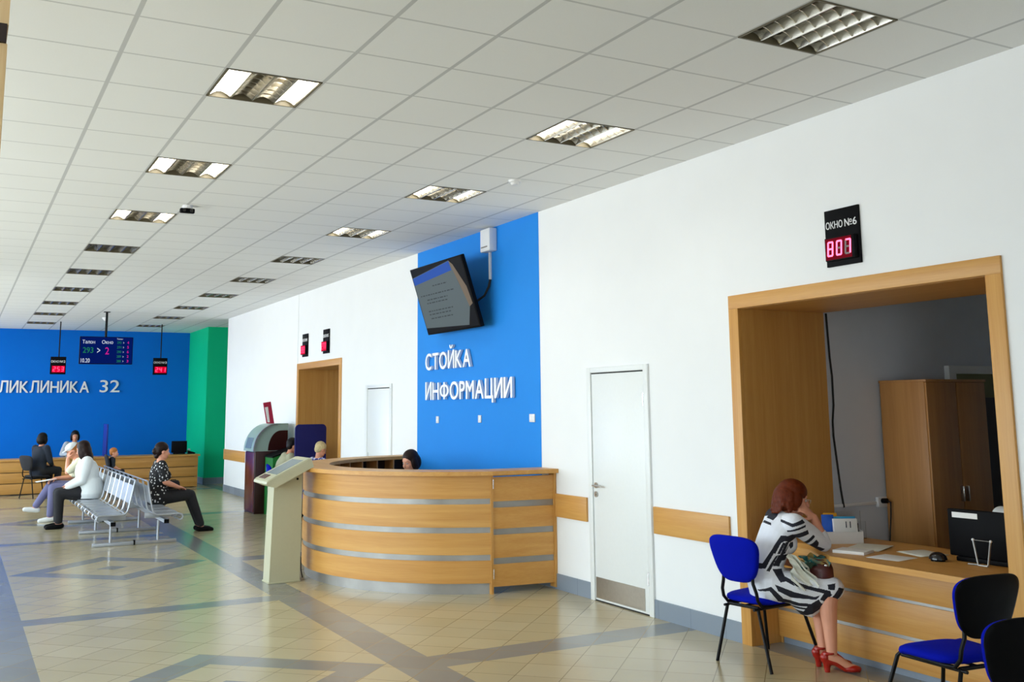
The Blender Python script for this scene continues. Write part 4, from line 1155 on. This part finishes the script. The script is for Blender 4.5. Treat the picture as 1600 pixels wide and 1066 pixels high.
def person(label, loc, rz, J, voxel=0.010, skin='skin', top=None, sleeve=1.0, pants=None, shoes=None, hair=None, hair_style='short', girth=1.0, fem=False, curl=35, hat=None, apron=None, untucked=False):
    """J: joints in the person's own frame (facing +X, left +Y, floor at z = 0)"""
    g = girth
    root = thing('person', label, 'person', loc, rz)
    P, ch, nb, hc = V(*J['pelvis']), V(*J['chest']), V(*J['neck']), V(*J['head'])
    R = head_frame(*J.get('look', (0, 0, 0)))
    sl = (V(*J['shL']) - V(*J['shR'])).normalized()
    hs = J.get('scale', 1.0); hq = J.get('head_scale', hs)
    def torso(b, e):
        up1 = (ch - P).normalized(); f1 = sl.cross(up1).normalized(); up2 = (nb - ch).normalized(); f2 = sl.cross(up2).normalized()
        pl = (V(*J['hipL']) - V(*J['hipR'])).normalized(); fp = pl.cross(V(0, 0, 1)).normalized()
        st = [(P - up1 * 0.10, pl * (0.14 * g + e) * hs, fp * (0.10 * g + e) * hs), (P, pl * (0.172 * g + e) * hs, fp * (0.122 * g + e) * hs),
              (P.lerp(ch, 0.45), (pl + sl).normalized() * (0.142 * g + e) * hs, f1 * (0.104 * g + e) * hs), (P.lerp(ch, 0.8), sl * (0.150 * g + e) * hs, f1 * (0.110 * g + e) * hs),
              (ch, sl * (0.158 * g + e) * hs, f1 * (0.112 * g + e) * hs), (ch.lerp(nb, 0.5), sl * (0.152 * g + e) * hs, f2 * (0.092 * g + e) * hs), (ch.lerp(nb, 0.85), sl * (0.10 + e) * hs, f2 * (0.066 + e) * hs)]
        b.rings(st)
        if fem:
            for y in (-1, 1): b.ell(ch + f1 * 0.085 * hs + sl * y * 0.065 * hs - up1 * 0.03, ((0.06 + e) * hs,) * 3)
    b = Blob(); torso(b, 0.0)
    b.cone(nb - (hc - nb).normalized() * 0.04, hc - R @ V(0.015, 0, 0.06) * hs, 0.056 * hs, 0.050 * hs)
    head_prims(b, hc, R, hq)
    for q in 'LR':
        sh, el, wr = V(*J['sh' + q]), V(*J['el' + q]), V(*J['wr' + q])
        b.cone(ch.lerp(nb, 0.55), sh, 0.062 * hs, 0.052 * hs)
        b.chain([sh, sh.lerp(el, 0.45), el], [0.052 * g * hs, 0.048 * g * hs, 0.038 * hs])
        b.chain([el, el.lerp(wr, 0.3), wr], [0.038 * hs, 0.041 * hs, 0.026 * hs])
        hd = J.get('hd' + q, (wr - el).normalized()); hn = J.get('hn' + q, (0, 0, -1))
        hand_prims(b, wr, hd, hn, 1 if q == 'R' else -1, curl, hs)
        hp, kn, an = V(*J['hip' + q]), V(*J['kn' + q]), V(*J['an' + q])
        b.cone(P, hp, 0.10 * hs, 0.098 * g * hs)
        b.chain([hp, hp.lerp(kn, 0.5), kn], [0.092 * g * hs, 0.078 * g * hs, 0.057 * hs])
        kf = (kn - hp); kf.z = 0; kf.normalize()
        b.chain([kn, kn.lerp(an, 0.3) - kf * 0.012, kn.lerp(an, 0.65), an], [0.055 * hs, 0.056 * hs, 0.042 * hs, 0.034 * hs])
        td = V(*J.get('td' + q, (1, 0, -0.12))).normalized()
        b.chain([an - td * 0.035 * hs + V(0, 0, -0.035) * hs, an + td * 0.06 * hs + V(0, 0, -0.04) * hs, an + td * 0.135 * hs + V(0, 0, -0.045) * hs], [0.034 * hs, 0.032 * hs, 0.024 * hs])
    body = link('body', b.mesh(voxel, 3, [M[skin]]), root)
    eyes(root, hc, R, hq)
    if top:
        c = Blob(); torso(c, 0.018)
        if untucked:
            pl = (V(*J['hipL']) - V(*J['hipR'])).normalized(); fp = pl.cross(V(0, 0, 1)).normalized()
            c.rings([(P - V(0, 0, 0.075) * hs, pl * 0.185 * g * hs, fp * 0.150 * g * hs), (P, pl * 0.205 * g * hs, fp * 0.160 * g * hs), (P + V(0, 0, 0.12) * hs, pl * 0.180 * g * hs, fp * 0.140 * g * hs), (P + V(0, 0, 0.22) * hs, pl * 0.155 * g * hs, fp * 0.115 * g * hs)])
        for q in 'LR':
            sh, el, wr = V(*J['sh' + q]), V(*J['el' + q]), V(*J['wr' + q])
            c.cone(ch.lerp(nb, 0.5), sh, 0.075 * hs, 0.068 * hs)
            if sleeve <= 0.5: c.cone(sh, sh.lerp(el, sleeve * 2 * 0.9), 0.067 * g * hs, 0.062 * g * hs)
            else:
                c.chain([sh, sh.lerp(el, 0.5), el], [0.067 * g * hs, 0.064 * g * hs, 0.056 * hs]); c.cone(el, el.lerp(wr, (sleeve - 0.5) * 2 * 0.9), 0.056 * hs, 0.042 * hs)
        link('top', c.mesh(voxel, 3, [M[top]]), root)
    if apron:
        up1 = (ch - P).normalized(); f1 = sl.cross(up1).normalized()
        c = Blob(); c.rings([(P + f1 * 0.03, sl * 0.15, f1 * 0.13), (ch + f1 * 0.03, sl * 0.115, f1 * 0.125), (ch.lerp(nb, 0.7) + f1 * 0.02, sl * 0.07, f1 * 0.095)])
        link('vest', c.mesh(voxel, 3, [M[apron]]), root)
    if pants:
        c = Blob(); pl = (V(*J['hipL']) - V(*J['hipR'])).normalized(); fp = pl.cross(V(0, 0, 1)).normalized()
        c.rings([(P - V(0, 0, 0.115) * hs, pl * 0.15 * g * hs, fp * 0.115 * g * hs), (P, pl * 0.188 * g * hs, fp * 0.138 * g * hs), (P + V(0, 0, 0.10) * hs, pl * 0.165 * g * hs, fp * 0.122 * g * hs)])
        for q in 'LR':
            hp, kn, an = V(*J['hip' + q]), V(*J['kn' + q]), V(*J['an' + q])
            c.cone(P, hp, 0.112 * hs, 0.110 * g * hs)
            c.chain([hp, kn], [0.106 * g * hs, 0.074 * hs]); c.chain([kn, an + (kn - an).normalized() * 0.03], [0.073 * hs, 0.056 * hs])
        link('trousers', c.mesh(voxel, 3, [M[pants]]), root)
    if shoes:
        for q in 'LR':
            an = V(*J['an' + q]); td = V(*J.get('td' + q, (1, 0, -0.12))).normalized()
            c = Blob(); dn = V(0, 0, -0.048) * hs
            c.chain([an - td * 0.04 * hs + dn, an + td * 0.06 * hs + dn, an + td * 0.15 * hs + dn], [0.042 * hs, 0.043 * hs, 0.036 * hs])
            link('shoe', c.mesh(voxel, 3, [M[shoes]]), root)
    if hair:
        c = Blob(); Q = lambda x, y, z: hc + R @ V(x * hq, y * hq, z * hq)
        EL = lambda x, y, z, a, q, w: c.ell(Q(x, y, z), (a * hq, q * hq, w * hq), R)
        EL(-0.024, 0, 0.047, 0.101, 0.088, 0.092)
        if hair_style == 'short':
            EL(-0.055, 0, 0.0, 0.060, 0.076, 0.075)
        elif hair_style == 'bob':
            EL(-0.055, 0, -0.015, 0.085, 0.100, 0.108)
            for y in (-1, 1): EL(-0.008, y * 0.074, -0.025, 0.052, 0.030, 0.088)
        elif hair_style == 'long':
            EL(-0.055, 0, -0.030, 0.072, 0.092, 0.13)
            EL(-0.075, 0, -0.12, 0.055, 0.085, 0.12)
            for y in (-1, 1): EL(-0.01, y * 0.072, -0.05, 0.055, 0.030, 0.11)
        elif hair_style == 'bun':
            EL(-0.055, 0, 0.0, 0.062, 0.078, 0.08); EL(-0.105, 0, -0.01, 0.045, 0.045, 0.05); EL(-0.075, 0, -0.07, 0.035, 0.05, 0.045)
        link('hair', c.mesh(voxel * 0.9, 2, [M[hair]]), root)
    if hat:
        c = Blob(); Q = lambda x, y, z: hc + R @ V(x * hs, y * hs, z * hs)
        c.ell(Q(-0.012, 0, 0.065), (0.108 * hs, 0.092 * hs, 0.075 * hs), R)
        c.ell(Q(0.085, 0, 0.055), (0.075 * hs, 0.072 * hs, 0.012 * hs), R)
        link('cap', c.mesh(voxel * 0.9, 2, [M[hat]]), root)
    return root

def sit(lean=8, hip=0.53, spread=0.10, knee=(0.42, 0.53), foot=(0.44, 0.09), look=(0, 5, 0), s=1.0, **kw):
    """seated joints facing +X with both hands on the lap; keyword arguments replace single joints"""
    d = V(math.sin(rad(lean)), 0, math.cos(rad(lean)))
    P = V(0, 0, hip); ch = P + d * 0.34 * s; sc = P + d * 0.468 * s; nb = P + d * 0.525 * s + V(0.01, 0, 0)
    J = dict(pelvis=P, chest=ch, neck=nb, head=nb + (d + V(0.12, 0, 0.1)).normalized() * 0.132 * s, look=look, scale=s)
    for q, y in (('L', 1), ('R', -1)):
        J['sh' + q] = sc + V(0, y * 0.165 * s, 0); J['el' + q] = sc + V(0.06 * s, y * 0.215 * s, -0.27 * s)
        J['wr' + q] = V(0.27 * s, y * 0.09 * s, hip + 0.11 * s); J['hd' + q] = V(0.8, -y * 0.4, -0.2)
        J['hip' + q] = P + V(0.0, y * 0.085 * s, 0); J['kn' + q] = V(knee[0] * s, y * spread * s, knee[1]); J['an' + q] = V(foot[0] * s, y * spread * 0.9 * s, foot[1])
    J.update(kw)
    return J

# the red haired woman in the black and white dress (joints measured in the room, stored relative to her seat)
def lady():
    O = V(4.20, 0.20, 0)
    root = thing('person', 'red haired woman in black white patterned dress seated at the counter, hand on cheek', 'person', O)
    L_ = lambda *p: V(*p) - O
    P, wa, ch, nb, hc = L_(4.285, 0.165, 0.545), L_(4.295, 0.155, 0.70), L_(4.355, 0.115, 0.875), L_(4.435, 0.075, 1.000), L_(4.475, 0.060, 1.105)
    shR, shL = L_(4.350, -0.060, 0.955), L_(4.465, 0.245, 0.965)
    elR, elL = L_(4.625, -0.045, 0.800), L_(4.40, 0.33, 0.72)
    wrR, wrL = L_(4.545, -0.045, 0.985), L_(4.47, 0.13, 0.665)
    hipR, hipL = L_(4.255, 0.085, 0.535), L_(4.330, 0.225, 0.535)
    knR, knL = L_(4.535, -0.165, 0.530), L_(4.600, -0.01, 0.530)
    anR, anL = L_(4.500, -0.190, 0.125), L_(4.560, -0.055, 0.125)
    td = V(0.80, -0.60, 0).normalized(); sd = V(0.60, 0.80, 0)
    sl = (shL - shR).normalized(); R = head_frame(-30, 12, -4)
    def torso(b, e):
        pl = (hipL - hipR).normalized(); fp = V(pl.y, -pl.x, 0)
        def fw(u, w): return w.cross(u).normalized()
        b.rings([(P - V(0, 0, 0.09), pl * (0.14 + e), fp * (0.10 + e)), (P, pl * (0.168 + e), fp * (0.118 + e)), (P.lerp(wa, 0.5), pl * (0.150 + e), fp * (0.108 + e)),
                 (wa, (pl + sl).normalized() * (0.132 + e), fw(ch - wa, sl) * (0.096 + e)), (wa.lerp(ch, 0.5), sl * (0.138 + e), fw(ch - wa, sl) * (0.098 + e)), (ch, sl * (0.148 + e), fw(nb - ch, sl) * (0.098 + e)),
                 (ch.lerp(nb, 0.55), sl * (0.15 + e), fw(nb - ch, sl) * (0.085 + e)), (ch.lerp(nb, 0.92), sl * (0.085 + e), fw(nb - ch, sl) * (0.062 + e))])
        f = fw(ch - wa, sl)
        for y in (-1, 1): b.ell(wa.lerp(ch, 0.80) + f * 0.062 + sl * y * 0.060, (0.056 + e, 0.060 + e, 0.066 + e))
    b = Blob(); torso(b, 0.0)
    b.cone(nb - V(0.02, 0, 0.03), hc - R @ V(0.02, 0, 0.05), 0.054, 0.048)
    head_prims(b, hc, R, 0.97)
    # right arm: elbow on the counter, hand folded against the cheek
    b.cone(ch.lerp(nb, 0.6), shR, 0.064, 0.056); b.chain([shR, shR.lerp(elR, 0.5), elR], [0.054, 0.051, 0.040])
    b.chain([elR, elR.lerp(wrR, 0.35), wrR], [0.040, 0.042, 0.027])
    ck = hc + R @ V(0.045, -0.066, -0.045)
    hand_prims(b, wrR, (ck + V(-0.01, -0.012, 0.0)) - wrR, V(-0.55, 0.62, 0.15), 1, 52, 0.95)
    b.cone(ch.lerp(nb, 0.6), shL, 0.064, 0.056); b.chain([shL, shL.lerp(elL, 0.5), elL], [0.054, 0.050, 0.040])
    b.chain([elL, elL.lerp(wrL, 0.35), wrL], [0.040, 0.041, 0.027])
    hand_prims(b, wrL, V(0.35, -0.9, -0.15), (0, 0, -1), -1, 30, 0.95)
    for hp, kn, an in ((hipR, knR, anR), (hipL, knL, anL)):
        b.cone(P, hp, 0.11, 0.10); b.chain([hp, hp.lerp(kn, 0.5), kn], [0.100, 0.085, 0.062])
        kf = (kn - hp); kf.z = 0; kf.normalize()
        b.chain([kn, kn.lerp(an, 0.28) - kf * 0.014, kn.lerp(an, 0.62) - kf * 0.006, an], [0.059, 0.061, 0.046, 0.035])
        b.chain([an - td * 0.030 + V(0, 0, -0.03), an + td * 0.035 + V(0, 0, -0.045), an + td * 0.105 + V(0, 0, -0.088), an + td * 0.155 + V(0, 0, -0.098)], [0.030, 0.030, 0.026, 0.020])
    link('body', b.mesh(0.0058, 3, [M['skin']]), root)
    eyes(root, hc, R, 0.97)
    # dress: bodice, three-quarter sleeves, skirt draped over the thighs
    c = Blob(); torso(c, 0.014)
    for sh, el, wr in ((shR, elR, wrR), (shL, elL, wrL)):
        c.cone(ch.lerp(nb, 0.5), sh, 0.076, 0.070)
        c.chain([sh, sh.lerp(el, 0.5), el], [0.070, 0.067, 0.054]); c.cone(el, el.lerp(wr, 0.30), 0.054, 0.052)
    hm, km = (hipR + hipL) / 2, (knR + knL) / 2
    t = (km - hm).normalized(); sdv = V(-t.y, t.x, 0).normalized()
    for hp, kn in ((hipR, knR), (hipL, knL)): c.chain([hp, hp.lerp(kn, 0.5), kn + t * 0.02], [0.112, 0.098, 0.078])
    c.rings([(hm - t * 0.08, sdv * 0.13, V(0, 0, 0.09)), (hm + V(0, 0, -0.005), sdv * 0.180, V(0, 0, 0.112)), (hm.lerp(km, 0.35) + V(0, 0, -0.012), sdv * 0.172, V(0, 0, 0.108)), (hm.lerp(km, 0.55) + V(0, 0, -0.055), sdv * 0.165, V(0, 0, 0.135)), (hm.lerp(km, 0.75) + V(0, 0, -0.070), sdv * 0.160, V(0, 0, 0.140)), (hm.lerp(km, 0.92) + V(0, 0, -0.045), sdv * 0.155, V(0, 0, 0.112)), (km + t * 0.03 + V(0, 0, -0.015), sdv * 0.145, V(0, 0, 0.078))])
    me = c.mesh(0.0036, 6, [M['dress_white'], M['dress_black']])
    PRINT = [[(3.726,1.032),(3.776,1.031),(3.717,0.973),(3.688,0.987)],[(3.663,0.964),(3.698,0.953),(3.694,0.939),(3.659,0.95)],[(3.766,0.98),(3.808,0.962),(3.872,0.985),(3.889,0.965),(3.807,0.942),(3.762,0.966)],[(3.791,0.914),(3.895,0.948),(3.894,0.935),(3.794,0.902)],[(3.789,0.87),(3.907,0.91),(3.916,0.886),(3.808,0.836),(3.78,0.843)],[(3.887,0.801),(3.958,0.875),(3.971,0.861),(3.919,0.804)],[(3.95,0.793),(3.991,0.837),(4.011,0.817),(4.009,0.793),(4.058,0.775),(4.035,0.755),(3.987,0.766)],[(3.743,0.87),(3.782,0.867),(3.781,0.846),(3.741,0.826),(3.706,0.765),(3.675,0.769)],[(3.751,0.823),(3.769,0.823),(3.734,0.758),(3.717,0.758)],[(3.774,0.826),(3.797,0.832),(3.76,0.751),(3.737,0.751)],[(3.808,0.826),(3.829,0.825),(3.827,0.798),(3.813,0.785),(3.8,0.805),(3.776,0.758),(3.766,0.758)],[(3.66,0.752),(3.681,0.749),(3.631,0.664),(3.568,0.655),(3.573,0.689),(3.619,0.692)],[(3.698,0.731),(3.719,0.745),(3.659,0.647),(3.641,0.651)],[(3.726,0.741),(3.789,0.744),(3.774,0.71),(3.746,0.707),(3.73,0.677),(3.688,0.681)],[(3.682,0.651),(3.743,0.65),(3.752,0.587),(3.717,0.58)],[(3.697,0.554),(3.738,0.539),(3.805,0.513),(3.918,0.486),(3.949,0.497),(3.925,0.471),(3.788,0.48),(3.714,0.517)],[(3.752,0.587),(3.808,0.557),(3.913,0.53),(4.018,0.503),(4.012,0.529),(3.914,0.55),(3.816,0.579),(3.772,0.602)],[(3.599,0.511),(3.665,0.536),(3.734,0.469),(3.817,0.447),(3.893,0.442),(3.892,0.424),(3.801,0.428),(3.71,0.448),(3.656,0.511),(3.606,0.504)],[(4.022,0.562),(4.068,0.569),(4.058,0.532),(4.024,0.536)],[(4.089,0.539),(4.127,0.528),(4.068,0.44),(4.031,0.452)],[(3.996,0.507),(4.041,0.499),(4.008,0.456),(3.971,0.467)],[(3.896,0.424),(3.955,0.46),(3.969,0.438),(4.007,0.426),(3.951,0.387),(3.888,0.347),(3.866,0.362)],[(3.799,0.388),(3.859,0.38),(3.88,0.344),(3.834,0.34),(3.801,0.359)],[(3.74,0.436),(3.808,0.416),(3.88,0.408),(3.876,0.398),(3.8,0.403)]]
    PRINT = [[(sum(p[0] for p in q) / len(q) * -0.16 + p[0] * 1.16, sum(p[1] for p in q) / len(q) * -0.16 + p[1] * 1.16) for p in q] for q in PRINT]
    boxes = [(min(p[0] for p in q), max(p[0] for p in q), min(p[1] for p in q), max(p[1] for p in q), q) for q in PRINT]
    def inside(x, z, q):
        r = False
        for i in range(len(q)):
            (x0, z0), (x1, z1) = q[i - 1], q[i]
            if (z0 > z) != (z1 > z) and x < (x1 - x0) * (z - z0) / (z1 - z0) + x0: r = not r
        return r
    for f in me.polygons:                      # printed blocks run straight through the garment, front and back alike
        p = f.center + O
        x, z = p.x * 0.8756 - p.y * 0.483, p.z
        for x0, x1, z0, z1, q in boxes:
            if x0 < x < x1 and z0 < z < z1 and inside(x, z, q): f.material_index = 1; break
    link('dress', me, root)
    # auburn bob
    c = Blob(); Q = lambda x, y, z: hc + R @ V(x, y, z)
    for x, y, z, a, q, w in ((-0.020, 0, 0.050, 0.104, 0.092, 0.086), (-0.060, 0, 0.0, 0.088, 0.102, 0.100), (-0.066, 0, -0.045, 0.074, 0.092, 0.058), (-0.085, 0, -0.025, 0.060, 0.070, 0.055)):
        c.ell(Q(x, y, z), (a, q, w), R)
    for y in (-1, 1): c.ell(Q(-0.012, y * 0.074, -0.005), (0.052, 0.026, 0.066), R)
    rr = random.Random(3)
    for k in range(70):                        # locks that break up the outline
        a = rr.uniform(-2.2, 2.2) + PI; h = rr.uniform(-0.075, 0.03)
        p = Q(-0.050 + 0.078 * math.cos(a), 0.086 * math.sin(a), h); q2 = p + R @ V(0.012 * math.cos(a), 0.012 * math.sin(a), -0.045)
        c.cone(p, q2, 0.016, 0.012, 8)
    link('hair', c.mesh(0.006, 2, [M['auburn']]), root)
    gl = MB().use(M['chrome'])
    for y in (-1, 1):
        ctr = hc + R @ V(0.100, y * 0.032, 0.004)
        gl.tube([ctr + R @ V(0, 0.024 * math.cos(k * PI / 8), 0.018 * math.sin(k * PI / 8)) for k in range(17)], 0.0018, 6)
        gl.tube([ctr + R @ V(0, y * 0.024, 0.004), hc + R @ V(0.05, y * 0.076, 0.012), hc + R @ V(-0.01, y * 0.082, 0.012)], 0.0018, 6)
    gl.tube([hc + R @ V(0.1, -0.008, 0.006), hc + R @ V(0.104, 0, 0.009), hc + R @ V(0.1, 0.008, 0.006)], 0.0018, 6)
    gl.build('glasses', None, root)
    # red heeled sandals with a strap over the instep
    for an in (anR, anL):
        fl = V(an.x, an.y, 0)
        s_ = Blob()
        def st(f, w, z, h): return (fl + td * f + V(0, 0, z), sd * w, V(0, 0, h))
        hl = fl - td * 0.035
        c2 = Blob()
        c2.loft([[hl + td * (u * a) + sd * (v * b_) + V(0, 0, z) for u, v in ((math.cos(2 * PI * j / 12), math.sin(2 * PI * j / 12)) for j in range(12))] for z, a, b_ in ((0.0, 0.019, 0.019), (0.03, 0.021, 0.021), (0.07, 0.030, 0.030))])
        c2.chain([fl - td * 0.045 + V(0, 0, 0.080), fl + td * 0.02 + V(0, 0, 0.066), fl + td * 0.085 + V(0, 0, 0.022), fl + td * 0.165 + V(0, 0, 0.016)], [0.030, 0.026, 0.020, 0.015])
        c2.ell(fl - td * 0.045 + V(0, 0, 0.095), (0.034, 0.034, 0.030)); c2.ell(fl + td * 0.128 + V(0, 0, 0.026), (0.058, 0.040, 0.024), Matrix((td, sd, V(0, 0, 1))).transposed())
        c2.rings([(fl - td * 0.02 + V(0, 0, 0.115), sd * 0.040, td * 0.046), (fl - td * 0.015 + V(0, 0, 0.130), sd * 0.042, td * 0.046)])
        c2.chain([fl + td * 0.025 + V(0, 0, 0.118) , fl + td * 0.06 + V(0, 0, 0.092), fl + td * 0.10 + V(0, 0, 0.052)], [0.010, 0.010, 0.010])
        link('shoe', c2.mesh(0.005, 2, [M['red_leather']]), root)
lady()
# handbag and scarf on her lap
bg = thing('handbag', 'maroon brown handbag resting on the lap of the red haired woman', 'handbag', (4.50, -0.13, 0.600), rad(-40))
c = Blob(); c.rings([((0, 0, -0.02), (0.07, 0, 0), (0, 0.045, 0)), ((0, 0, 0.0), (0.085, 0, 0), (0, 0.055, 0)), ((0, 0, 0.06), (0.082, 0, 0), (0, 0.052, 0)), ((0, 0, 0.105), (0.065, 0, 0), (0, 0.028, 0))])
link('bag_body', c.mesh(0.006, 3, [M['bag_brown']]), bg)
MB().tube([(-0.05, 0, 0.09), (-0.045, -0.02, 0.115), (0.0, -0.03, 0.118), (0.045, -0.02, 0.115), (0.05, 0, 0.09)], 0.005).build('handle', M['bag_brown'], bg)
MB().ell((0.03, -0.055, 0.085), (0.012, 0.008, 0.008)).build('clasp', M['chrome'], bg)
def cloth(name, label, mat, cen, u, v, amp, seed, th=0.003, n=26):
    """crumpled piece of fabric: a sheet pushed into irregular folds"""
    q = random.Random(seed); u, v = V(*u), V(*v); nn = u.cross(v).normalized(); b = MB()
    W = [(q.uniform(4, 11), q.uniform(4, 11), q.uniform(0, 6.3), q.uniform(0.4, 1.0)) for _ in range(6)]
    def pt(i, j):
        a, c = i / n - 0.5, j / n - 0.5
        a2 = a * (1 - 0.25 * math.cos(7 * c + seed)); c2 = c * (1 - 0.25 * math.cos(6 * a + seed))
        h = sum(w * math.sin(f * a * 2.2 + g * c * 2.2 + p) for f, g, p, w in W) / 3.0
        return V(*cen) + u * a2 + v * c2 + nn * h * amp - V(0, 0, 0.5) * (a * a + c * c) * amp
    G = [[pt(i, j) for j in range(n + 1)] for i in range(n + 1)]
    T0 = [[b.bm.verts.new(p + nn * th) for p in r] for r in G]; B0 = [[b.bm.verts.new(p - nn * th) for p in r] for r in G]
    F = b.bm.faces.new
    for i in range(n):
        for j in range(n):
            F((T0[i][j], T0[i + 1][j], T0[i + 1][j + 1], T0[i][j + 1])); F((B0[i][j], B0[i][j + 1], B0[i + 1][j + 1], B0[i + 1][j]))
    for k in range(n):
        F((T0[k][0], B0[k][0], B0[k + 1][0], T0[k + 1][0])); F((T0[k][n], T0[k + 1][n], B0[k + 1][n], B0[k][n]))
        F((T0[0][k], T0[0][k + 1], B0[0][k + 1], B0[0][k])); F((T0[n][k], B0[n][k], B0[n][k + 1], T0[n][k + 1]))
    return tag(b.build(name, mat, None, 60), label, 'scarf')
cloth('scarf', 'green and teal patterned silk scarf on the bag under the elbow', M['silk'], (4.46, -0.115, 0.712), (0.15, -0.10, 0.02), (0.05, 0.06, 0.06), 0.035, 5)
cloth('scarf', 'crumpled cream scarf on the woman lap hanging beside the handbag', M['scarf'], (4.355, -0.105, 0.640), (0.12, -0.08, -0.02), (-0.02, 0.05, 0.19), 0.042, 11)

bz = 0.515
# two people on the left-hand row of the bench, one on the right-hand row
person('woman with dark hair in white cardigan and black trousers on the bench, facing left', (1.20, 11.85, 0), PI,
       sit(9, bz, 0.11, (0.43, 0.53), (0.42, 0.09), (-40, 16, 0), 1.02, wrL=V(0.36, 0.12, 0.60), wrR=V(0.34, -0.13, 0.61), hdL=V(0.9, -0.2, -0.3), hdR=V(0.9, 0.2, -0.3)),
       0.010, 'skin', 'cardigan', 0.98, 'black_cloth', 'black', 'dark_hair', 'long', 1.38, True, untucked=True)
person('person in white cap, cream top and violet jeans, one hand raised to the face', (1.30, 13.0, 0), PI,
       sit(22, bz, 0.10, (0.54, 0.54), (0.56, 0.09), (0, 30, 0), 1.0, elL=V(0.34, 0.15, 0.78), wrL=V(0.34, 0.08, 1.00), hdL=V(-0.25, -0.2, 0.9), hnL=V(-0.8, -0.3, 0.2),
           knR=V(0.56, -0.05, 0.58), anR=V(0.78, -0.04, 0.24), tdR=V(1, 0, 0.1), wrR=V(0.50, -0.04, 0.68)),
       0.010, 'skin', 'cream_knit', 0.45, 'jeans', 'white', 'ginger', 'short', 1.0, True, hat='white')
lp_ = thing('paper_sheet', 'white sheets held on the knees of the person in the white cap', 'paper', (0.66, 13.02, 0.655), rad(4))
MB().box((-0.15, -0.11, 0), (0.15, 0.11, 0.004), 0, Matrix.Rotation(rad(-8), 3, 'Y'), (0, 0, 0)).build('sheet', M['paper'], lp_)
person('woman with dark bun in black white dotted top on the bench, facing right', (1.95, 10.30, 0), 0.0,
       sit(2, bz, 0.085, (0.45, 0.535), (0.62, 0.085), (6, 8, 0), 1.0, elR=V(0.06, -0.22, 0.74), wrR=V(0.27, -0.12, 0.655), elL=V(0.06, 0.22, 0.74), wrL=V(0.27, 0.10, 0.655)),
       0.009, 'skin', 'dots', 0.42, 'black_cloth', 'black', 'dark_hair', 'bun', 1.06, True, untucked=True)
hb = thing('black_handbag', 'small black handbag on the lap of the woman in the dotted top', 'handbag', (2.16, 10.26, 0.63))
c = Blob(); c.rings([((0, 0, 0.0), (0.09, 0, 0), (0, 0.04, 0)), ((0, 0, 0.01), (0.10, 0, 0), (0, 0.05, 0)), ((0, 0, 0.09), (0.09, 0, 0), (0, 0.04, 0)), ((0, 0, 0.12), (0.07, 0, 0), (0, 0.02, 0))])
link('bag_body', c.mesh(0.008, 2, [M['black_cloth']]), hb)
MB().tube([(-0.05, 0, 0.10), (-0.03, 0, 0.128), (0.03, 0, 0.128), (0.05, 0, 0.10)], 0.006).build('handle', M['black_cloth'], hb)
# far desk
person('dark clothed visitor with black hair on a chair at the far desk, back turned', (0.88, 18.22, 0), rad(38),
       sit(6, 0.545, 0.12, (0.42, 0.54), (0.40, 0.09), (0, 4, 0), 1.0), 0.011, 'skin2', 'dark_cloth', 1.0, 'black_cloth', 'black', 'black_hair', 'bob', 1.05)
person('clerk with dark hair in grey shirt and black vest behind the far desk', (1.76, 20.35, 0), -PI / 2,
       sit(6, 0.545, 0.10, (0.42, 0.54), (0.40, 0.09), (0, 14, 0), 1.0, wrL=V(0.42, 0.14, 0.80), wrR=V(0.42, -0.14, 0.80), elL=V(0.20, 0.27, 0.80), elR=V(0.20, -0.27, 0.80)), 0.011, 'skin2', 'grey_cloth', 0.9, 'black_cloth', 'black', 'black_hair', 'bob', 1.1, apron='black_cloth')
dup(chb, (1.76, 20.42, 0), -PI / 2, 'black chair under the clerk behind the far desk')
person('small boy with short ginger hair sitting before the far desk, facing right', (2.17, 17.30, 0), rad(-8),
       sit(8, 0.515, 0.08, (0.42, 0.52), (0.44, 0.22), (-10, 4, 0), 0.60, head_scale=0.80), 0.009, 'skin', 'dark_cloth', 0.5, 'black_cloth', 'black', 'ginger', 'short', 1.0)
# far serving window and behind the curved desk
person('man with short dark hair in beige shirt leaning forward beside the green machine', (4.00, 11.28, 0), 0.0,
       sit(20, 0.545, 0.10, (0.40, 0.54), (0.38, 0.09), (0, 12, 0), 1.0), 0.010, 'skin2', 'beige_cloth', 0.9, 'dark_cloth', 'black', 'black_hair', 'short', 1.12)
person('visitor with grey blond hair in blue white checked shirt beyond the curved desk', (4.18, 10.02, 0), rad(15),
       sit(12, 0.545, 0.10, (0.38, 0.54), (0.36, 0.09), (0, 22, 0), 0.92), 0.010, 'skin2', 'plaid', 0.5, 'dark_cloth', 'black', 'blond', 'short', 1.0)
person('receptionist with dark bobbed hair seated low behind the curved information desk', (3.92, 5.42, 0), rad(200),
       sit(6, 0.53, 0.10, (0.40, 0.53), (0.38, 0.09), (0, 16, 0), 0.97), 0.009, 'skin', 'cardigan', 0.9, 'black_cloth', 'black', 'dark_hair', 'bob', 1.0, True)
dup(ch1, (4.00, 5.45, 0), rad(200), 'blue chair under the receptionist behind the curved information desk')
person('office clerk in white coat with ginger hair behind the black monitor', (5.74, -0.83, 0), PI,
       sit(6, 0.53, 0.10, (0.36, 0.53), (0.30, 0.09), (0, 10, 0), 0.97), 0.009, 'skin', 'cardigan', 0.9, 'black_cloth', 'black', 'ginger', 'long', 1.0, True)
dup(ch1, (5.82, -0.83, 0), PI, 'blue chair under the clerk in the white coat')
